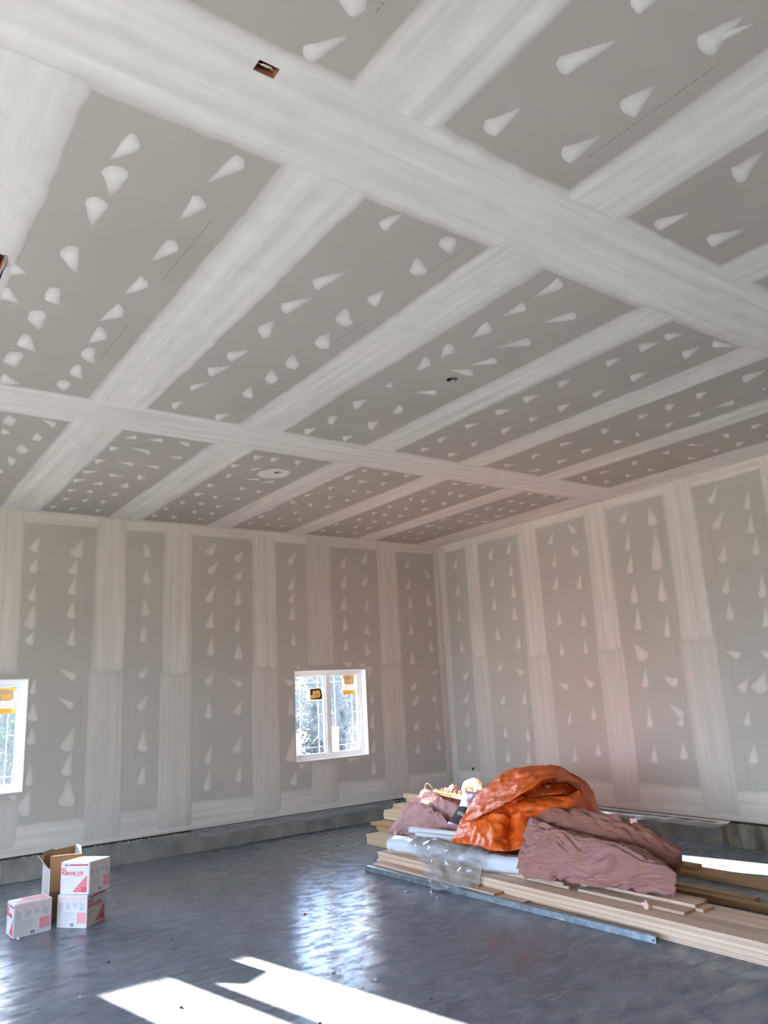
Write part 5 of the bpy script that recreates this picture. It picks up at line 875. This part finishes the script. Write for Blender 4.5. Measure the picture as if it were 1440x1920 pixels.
# steel strip: an L-angle leaning on the boards
st = label(empty('steel_angle', (-3.36, -2.52, 0)), 'long galvanized steel angle lying along the front of the boards', 'steel strip')
a, b = Vector((-3.385, -2.50, 0)), Vector((-3.262, -5.94, 0)); d = (b - a).normalized(); s = Vector((-d.y, d.x, 0))
if s.x < 0: s = -s
V = []; pr = [(0, .001), (.003, .001), (.008, .042), (.045, .045), (.045, .048), (.005, .046)]
for p in (a, b):
    for q, z in pr: V.append(p + s * q + Vector((0, 0, z)) - st.location)
n = len(pr); F = [tuple(range(n)), tuple(range(n, 2 * n))[::-1]] + [(k, (k + 1) % n, n + (k + 1) % n, n + k) for k in range(n)]
mesh_obj('angle_bar', V, F, M_steel, st)
V, F = [], []; c = b - d * .02 - st.location; tube_vf([c + Vector((-.001, 0, .02)) - s * .001, c + Vector((0, 0, .02)) + s * .004], .006, V, F, 10); mesh_obj('bolt_hole', V, F, M_black, st)

# ------------------------------------------------------------------ cartons of compound
def faceframe(o, u, n):   # origin at the face's lower left, u to the right, z up, n outward
    u, n = Vector(u).normalized(), Vector(n).normalized(); v = Vector((0, 0, 1))
    return Matrix(((u.x, v.x, n.x, o[0]), (u.y, v.y, n.y, o[1]), (u.z, v.z, n.z, o[2]), (0, 0, 0, 1)))
def quads(name, M, rects, mat, parent, off):
    V, F = [], []
    for r in rects:
        p = r if len(r) > 4 or isinstance(r[0], tuple) else [(r[0], r[1]), (r[2], r[1]), (r[2], r[3]), (r[0], r[3])]
        k = len(V); V += [M @ Vector((a, b, off)) for a, b in p]; F.append(tuple(range(k, k + len(p))))
    o = mesh_obj(name, V, F, mat, parent)
    if len(rects) > 1: o['kind'] = 'stuff'
    return o
def art_front(M, w, h, parent, lines, sm=1.0):
    S = lambda rs: [(a * w, b * h, c * w, d * h) for a, b, c, d in rs]
    quads('printed_panel', M, S([(.28, .885, .955, .93)]), M_red2, parent, .0008)
    quads('printed_panel', M, S([(.03, .90, .06, .925), (.065, .90, .095, .925), (.10, .90, .13, .925), (.32, .895, .34, .92)]), M_grey, parent, .0010)
    quads('printed_panel', M, [[(.15 * w, .94 * h), (.19 * w, .93 * h), (.215 * w, .895 * h), (.245 * w, .925 * h), (.25 * w, .88 * h), (.225 * w, .86 * h), (.16 * w, .895 * h)]], M_dk, parent, .0010)
    y = .72
    for s in lines:
        text_obj('lettering', s, .150 * h, M_red, parent, M @ Matrix.Translation((.03 * w, y * h, .0009)), off=.0014, fit=w * {'ALL': .18, 'PURPOSE LITE': .76, 'TOUT': .30, 'USAGE LÉGER': .74}[s]); y -= .125
    quads('printed_panel', M, S([(.49, .55, .74, .575), (.03, .285, .13, .30), (.03, .265, .13, .275)]), M_rose, parent, .0009)
    quads('printed_panel', M, S([(.03, .455, .37, .464), (.03, .425, .16, .432), (.03, .39, .42, .402)]), M_grey, parent, .0009)
    quads('printed_panel', M, S([(.03, .15, .15, .155), (.03, .20, .15, .205), (.03, .15, .034, .205), (.146, .15, .15, .205), (.05, .17, .13, .185)]), M_rose, parent, .0009)
    # stepped triangle of red lozenges
    c1, c2, c3 = [], [], []
    n = 8
    for i in range(n):
        x0 = .47 + .46 * i / n; x1 = .47 + .46 * (i + 1) / n; top = .10 + .47 * (i + 1) / n
        c1.append((x0, .07, x1, top))
        for q in range(i + 1):
            zz = .07 + (top - .07) * (q + .5) / (i + 1); xm = (x0 + x1) / 2; hw, hh = .028, .030
            (c2 if (i + q) % 2 else c3).append([((xm - hw) * w, zz * h), (xm * w, (zz - hh) * h), ((xm + hw) * w, zz * h), (xm * w, (zz + hh) * h)])
    quads('printed_panel', M, S(c1), M_rose, parent, .0007)
    quads('printed_panel', M, c2, M_red, parent, .0010); quads('printed_panel', M, c3, M_red2, parent, .0010)
    quads('printed_panel', M, S([(.75, .07, .93, .22)]), M_red, parent, .0012)
def art_side(M, w, h, parent):
    S = lambda rs: [(a * w, b * h, c * w, d * h) for a, b, c, d in rs]
    random.seed(3)
    quads('printed_panel', M, S([(.03, .895, .93, .92), (.03, .845, .95, .88)]), M_rose2, parent, .0008)
    g = []
    for i in range(4):
        x = .05 + .235 * i; bot = (.52, .56, .64, .54)[i]; y = .76
        while y > bot: g.append((x, y - .017, x + .17 - random.choice((0, 0, .03)), y)); y -= .026
        quads('printed_panel', M, S([(x, .79, x + .02, .825)]), M_red, parent, .0009)
    y = .48
    while y > .22: g.append((.05, y - .013, .05 + random.uniform(.38, .52), y)); y -= .034 if random.random() < .8 else .055
    while y > .05: g.append((.05, y - .010, .05 + random.uniform(.22, .34), y)); y -= .036
    g += [(.58, .25, .64, .27), (.66, .255, .72, .262), (.62, .10, .72, .11)]
    quads('printed_panel', M, S(g), M_grey, parent, .0008)
    quads('printed_panel', M, S([(.68, .14, .955, .47)]), M_rose, parent, .0008)
    quads('printed_panel', M, S([(.74, .38 - .05 * i, .94, .385 - .05 * i) for i in range(5)]), M_white, parent, .0011)
    quads('printed_panel', M, S([(.46, .05, .56, .14)]), M_dk, parent, .0009)
    quads('printed_panel', M, S([(.485, .07, .535, .12)]), M_grey, parent, .0011)
def carton(p0, p1, p2, z0, h, lab, arts):
    """p0 -> p1 is one visible face, p1 -> p2 the other (floor points, counter-clockwise seen from above is not needed)"""
    p0, p1, p2 = [Vector((*p, 0)) for p in (p0, p1, p2)]; p3 = p0 + (p2 - p1)
    e = label(empty('compound_carton', (p1.x, p1.y, z0)), lab, 'carton'); o = Vector((p1.x, p1.y, z0))
    c = [q + Vector((0, 0, z0)) - o for q in (p0, p1, p2, p3)]; V = c + [q + Vector((0, 0, h)) for q in c]
    ob = mesh_obj('carton_body', V, [(0, 3, 2, 1), (4, 5, 6, 7), (0, 1, 5, 4), (1, 2, 6, 5), (2, 3, 7, 6), (3, 0, 4, 7)], M_white, e)
    bm = bmesh.new(); bm.from_mesh(ob.data); bmesh.ops.recalc_face_normals(bm, faces=bm.faces[:]); bmesh.ops.bevel(bm, geom=bm.edges[:], offset=.004, segments=2, affect='EDGES'); bm.to_mesh(ob.data); bm.free()
    ctr = sum(c, Vector()) / 4
    for k, art in enumerate(arts):
        a, b = (c[0], c[1]) if k == 0 else (c[1], c[2]); u = (b - a).normalized(); n = u.cross(Vector((0, 0, 1)))
        if (n.dot(a - ctr)) < 0: n = -n
        # u must run left to right when seen from outside
        if Vector((0, 0, 1)).cross(n).dot(u) < 0: a, b = b, a; u = -u
        M = faceframe(a, u, n); w = (b - a).length
        if art[0] == 'F': art_front(M, w, h, e, art[1], art[2])
        else: art_side(M, w, h, e)
    # top: seam, pink print and tape
    u = (c[1] - c[0]); v = (c[2] - c[1]); z = Vector((0, 0, h + .0008))
    def tq(name, a0, a1, b0, b1, mat, dz=0): return mesh_obj(name, [c[0] + u * a + v * b + z + Vector((0, 0, dz)) for a, b in ((a0, b0), (a1, b0), (a1, b1), (a0, b1))], [(0, 1, 2, 3)], mat, e)
    tq('printed_panel', .12, .93, .12, .46, M_rose, .0002); tq('printed_panel', .32, .93, .54, .88, M_rose, .0002)
    tq('flap_seam', .05, .95, .492, .504, M_dk, .0004); tq('hand_hole', .40, .62, .60, .64, M_dk, .0006)
    return e
carton((-6.713, -2.316), (-6.412, -2.280), (-6.424, -2.062), 0, .254, 'white and pink compound carton standing alone on the floor', [('S',)])
lc = [o for o in COL.objects if o.name == 'compound_carton'][0]
# narrow front art on the lone carton's left side
Mx = faceframe(Vector((-6.725, -2.098, 0)) - lc.location, Vector((.012, -.218, 0)), Vector((-.218, -.012, 0)))
art_front(Mx, .218, .252, lc, ['TOUT', 'USAGE LÉGER'], .62)
carton((-6.360, -2.232), (-6.172, -2.452), (-5.965, -2.265), 0, .254, 'lower carton of the stacked pair, TOUT USAGE LÉGER on its side', [('S',), ('F', ['TOUT', 'USAGE LÉGER'], .86)])
carton((-6.343, -2.231), (-6.157, -2.430), (-5.952, -2.322), .2545, .257, 'upper carton of the stacked pair, ALL PURPOSE LITE on its front', [('F', ['ALL', 'PURPOSE LITE'], .86), ('S',)])

# open brown cardboard box
bx = label(empty('cardboard_box', (-6.24, -1.86, 0), -.02), 'tall open brown cardboard box behind the stacked cartons', 'box')
w, dpt, hh = .135, .15, .43
def panel(name, pts, t, mat, mat2=None):
    P_ = [Vector(p) for p in pts]; n = (P_[1] - P_[0]).cross(P_[-1] - P_[0]).normalized() * t; k = len(P_); V = P_ + [p + n for p in P_]
    F = [tuple(range(k))[::-1], tuple(range(k, 2 * k))] + [(i, (i + 1) % k, k + (i + 1) % k, k + i) for i in range(k)]
    return mesh_obj(name, V, F, None, bx, mats=[mat, mat2 or mat, M_cardp], fmat=[0, 1] + [2] * k)
panel('front_panel', [(-w, -dpt, 0), (w, -dpt, 0), (w, -dpt, .52), (.02, -dpt + .004, .528), (-w, -dpt, .535)], .004, M_card)
panel('back_panel', [(w, dpt, 0), (-w, dpt, 0), (-w, dpt, .535), (-.06, dpt, .548), (-.04, dpt, .538), (w, dpt, .55)], .004, M_card)
panel('side_panel', [(-w, dpt, 0), (-w, -dpt, 0), (-w, -dpt, .425), (-w, dpt, .435)], .003, M_cardl)
panel('side_panel', [(w, -dpt, 0), (w, dpt, 0), (w, dpt, .43), (w, -dpt, .43)], .003, M_cardl)
panel('flap', [(-w, dpt, .432), (-w, -dpt * .2, .43), (-w - .05, -.02, .50), (-w - .075, .06, .53), (-w - .04, dpt - .02, .50)], .003, M_cardl, M_card)
panel('flap', [(w, -dpt * .8, .43), (w, dpt, .43), (w + .012, dpt, .56), (w + .015, -.02, .565)], .003, M_cardl, M_card)
panel('bottom', [(-w, -dpt, .002), (-w, dpt, .002), (w, dpt, .002), (w, -dpt, .002)], .002, M_card)
V = [( -.062 + .026 * math.cos(2 * PI * k / 16), -dpt - .0006, .395 + .022 * math.sin(2 * PI * k / 16)) for k in range(16)]; mesh_obj('printed_mark', V, [tuple(range(16))], M_green, bx)

# ------------------------------------------------------------------ crumbs and grit on the floor
def crumb(x, y, z, s, mat, lab, seed, name='debris_chip'):
    random.seed(seed); bm = bmesh.new(); bmesh.ops.create_icosphere(bm, subdivisions=1, radius=s)
    for v in bm.verts: v.co = Vector((v.co.x * random.uniform(.6, 1.5), v.co.y * random.uniform(.6, 1.4), max(v.co.z, -s * .35) * random.uniform(.4, .8)))
    z0 = min(v.co.z for v in bm.verts)
    for v in bm.verts: v.co.z -= z0
    me = bpy.data.meshes.new(name); bm.to_mesh(me); bm.free(); me.materials.append(mat)
    o = bpy.data.objects.new(name, me); COL.objects.link(o); o.location = (x, y, z); return label(o, lab, 'debris')
for i, (x, y, s, k) in enumerate(CRUMBS):
    crumb(x, y, 0, s, (M_crumb, M_dirt, M_brown)[k], CRUMB_LABELS[i], i)['group'] = ('pale crumbs on the floor', 'dark specks on the floor', 'splinters on the floor')[k]
random.seed(31)
V, F = [], []
for k in range(260):
    t = random.random(); x = -3.6 + 1.7 * t + random.gauss(0, .1); y = -.066 - abs(random.gauss(0, .025)); s = random.uniform(.004, .016); i = len(V)
    V += [(x - s, y, 0.0005), (x + s, y - s * .4, .0005), (x + s * .2, y + s, .0005), (x, y, s * .7)]; F += [(i, i + 1, i + 3), (i + 1, i + 2, i + 3), (i + 2, i, i + 3)]
for k in range(160):
    x = -6.6 + .8 * random.random(); y = -.066 - abs(random.gauss(0, .012)); s = random.uniform(.003, .009); i = len(V)
    V += [(x - s, y, 0.0005), (x + s, y - s * .4, .0005), (x + s * .2, y + s, .0005), (x, y, s * .7)]; F += [(i, i + 1, i + 3), (i + 1, i + 2, i + 3), (i + 2, i, i + 3)]
label(mesh_obj('sweepings', V, F, M_dirt), 'dark grit swept against the foot of the curb', 'debris', kind='stuff')
V, F = [], []
for k in range(150):
    a = random.random(); x, y, z = (-7.2 + 6.8 * a, -random.uniform(.005, .055), .2365) if k % 3 else (-.02 - random.uniform(0, .035), -5.6 + 4 * a, .2365); s = random.uniform(.003, .012); i = len(V)
    V += [(x - s, y, z), (x + s, y - s * .4, z), (x + s * .2, y + s, z), (x, y, z + s * .8)]; F += [(i, i + 1, i + 3), (i + 1, i + 2, i + 3), (i + 2, i, i + 3)]
label(mesh_obj('compound_droppings', V, F, M_crumb), 'white compound crumbs fallen on top of the curb', 'debris', kind='stuff')

# ------------------------------------------------------------------ outside
gr = label(box('lawn', -90, 60, -60, 90, -.6, -.34, M_grass), 'dry grassy ground outside the windows', 'ground', kind='structure')
def shrub(x, y, h, w, n, leafm, lab, group, seed, leaves=900, lw_=.035):
    random.seed(seed); e = label(empty('shrub', (x, y, -.32)), lab, 'shrub', group); V, F = [], []; tips = []
    for k in range(n):
        a = random.uniform(0, 2 * PI); r = w * math.sqrt(random.random()); b = Vector((r * .35 * math.cos(a), r * .35 * math.sin(a), 0)); t = Vector((r * math.cos(a), r * .7 * math.sin(a), h * random.uniform(.65, 1.0)))
        P_ = [b]
        for q in range(1, 6): P_.append(b.lerp(t, q / 5) + Vector([random.gauss(0, .05) for _ in range(3)]))
        tube_vf(P_, [.012, .010, .008, .006, .004, .002], V, F, 3, False)
        for q in range(4):
            s = random.uniform(.25, 1); i = min(int(s * 5), 4); c = P_[i].lerp(P_[i + 1], s * 5 - i); d = Vector((random.gauss(0, 1), random.gauss(0, .7), random.uniform(.2, 1.4))).normalized() * random.uniform(.2, .6)
            tube_vf([c, c + d * .5 + Vector((0, 0, .02)), c + d], [.004, .003, .0015], V, F, 3, False); tips += [c + d * u for u in (.3, .5, .7, .85, 1)]
    mesh_obj('stems', V, F, M_bark, e)
    V, F = [], []
    for k in range(leaves):
        c = random.choice(tips) + Vector([random.gauss(0, .05) for _ in range(3)]); l = lw_ * random.uniform(.5, 1.4)
        a = Vector([random.gauss(0, 1) for _ in range(3)]).normalized() * l; b = Vector([random.gauss(0, 1) for _ in range(3)]).normalized() * l * .45; i = len(V)
        V += [c - a, c + b, c + a, c - b]; F.append((i, i + 1, i + 2, i + 3))
    mesh_obj('foliage', V, F, leafm, e)
    return e
sg = 'silvery shrubs beyond the back window'
for i, (x, y, h) in enumerate(((-.9, 4.6, 2.75), (.65, 4.8, 2.85), (2.2, 5.2, 2.9), (3.75, 5.6, 3.0), (.4, 6.6, 3.3), (2.0, 7.0, 3.4), (3.6, 7.4, 3.5), (5.2, 7.8, 3.6))):
    shrub(x, y, h, .62, 110, M_leafy, '%s tangled silvery shrub from the left beyond the back window, near row first' % ORD[i], sg, 50 + i, 8000, .05)
for i, (x, y, h) in enumerate(((-6.3, 4.6, 2.7), (-4.7, 4.8, 2.8), (-5.4, 6.5, 3.2), (-3.8, 6.7, 3.3))):
    shrub(x, y, h, .62, 100, M_leafg, '%s green leafy shrub beyond the left-edge window, near row first' % ORD[i], 'green shrubs beyond the left window', 80 + i, 7000, .05)
def big_tree(x, y, h, r, lab, group, seed):
    # dense dark conifer row far behind the shrubs; the unseen doorway row is added to block sky
    random.seed(seed); e = label(empty('evergreen_tree', (x, y, -.34)), lab, 'tree', group); V, F = [], []
    tube_vf([(0, 0, 0), (0, 0, h * .9)], [.16, .03], V, F, 7); mesh_obj('trunk', V, F, M_bark, e)
    V, F = [], []
    for k in range(900):
        t = random.random() ** .8; z = h * (.06 + .94 * t); a = random.uniform(0, 2 * PI); rr = r * (1.02 - t) ** .7 * random.uniform(.55, 1.05); c = Vector((rr * math.cos(a), rr * math.sin(a), z)); o_ = Vector((math.cos(a), math.sin(a), -.35)); sd = Vector((-math.sin(a), math.cos(a), 0)); l = h * .075; i = len(V)
        V += [c - o_ * l, c + sd * l * .6, c + o_ * l * .8, c - sd * l * .6 + Vector((0, 0, l * .2))]; F.append((i, i + 1, i + 2, i + 3))
    mesh_obj('foliage', V, F, M_conif, e)
for i in range(10): big_tree(-9 + i * 4.4, 27 + (i % 3) * 1.6, 3.9 + (i * 7 % 4) * .25, 1.75, '%s dark evergreen from the left behind the shrubs outside' % ORD[i], 'evergreens behind the shrubs', 200 + i)
for i in range(10): big_tree(-46 - (i % 3) * 1.5, -32 + i * 6.0, 2.6 + (i * 5 % 4) * .3, 2.3, '%s evergreen of the unseen row added beyond the side doorways' % ORD[i], 'added evergreens screening the doorways', 300 + i)  # out of view, added to cut the low sky light entering the doorways
def post(x, y, h, w, lab):
    e = label(empty('marker_post', (x, y, -.32)), lab, 'post'); box('post_shaft', -w, w, -w, w, 0, h, M_postw, e, .006); box('post_cap', -w * 1.2, w * 1.2, -w * 1.2, w * 1.2, h, h + .03, M_postw, e, .006)
post(-.60, 2.5, 1.52, .05, 'white post outside, seen low in the right sash of the back window')
post(-1.38, 2.5, 1.45, .055, 'white post outside, seen low at the left of the back window')
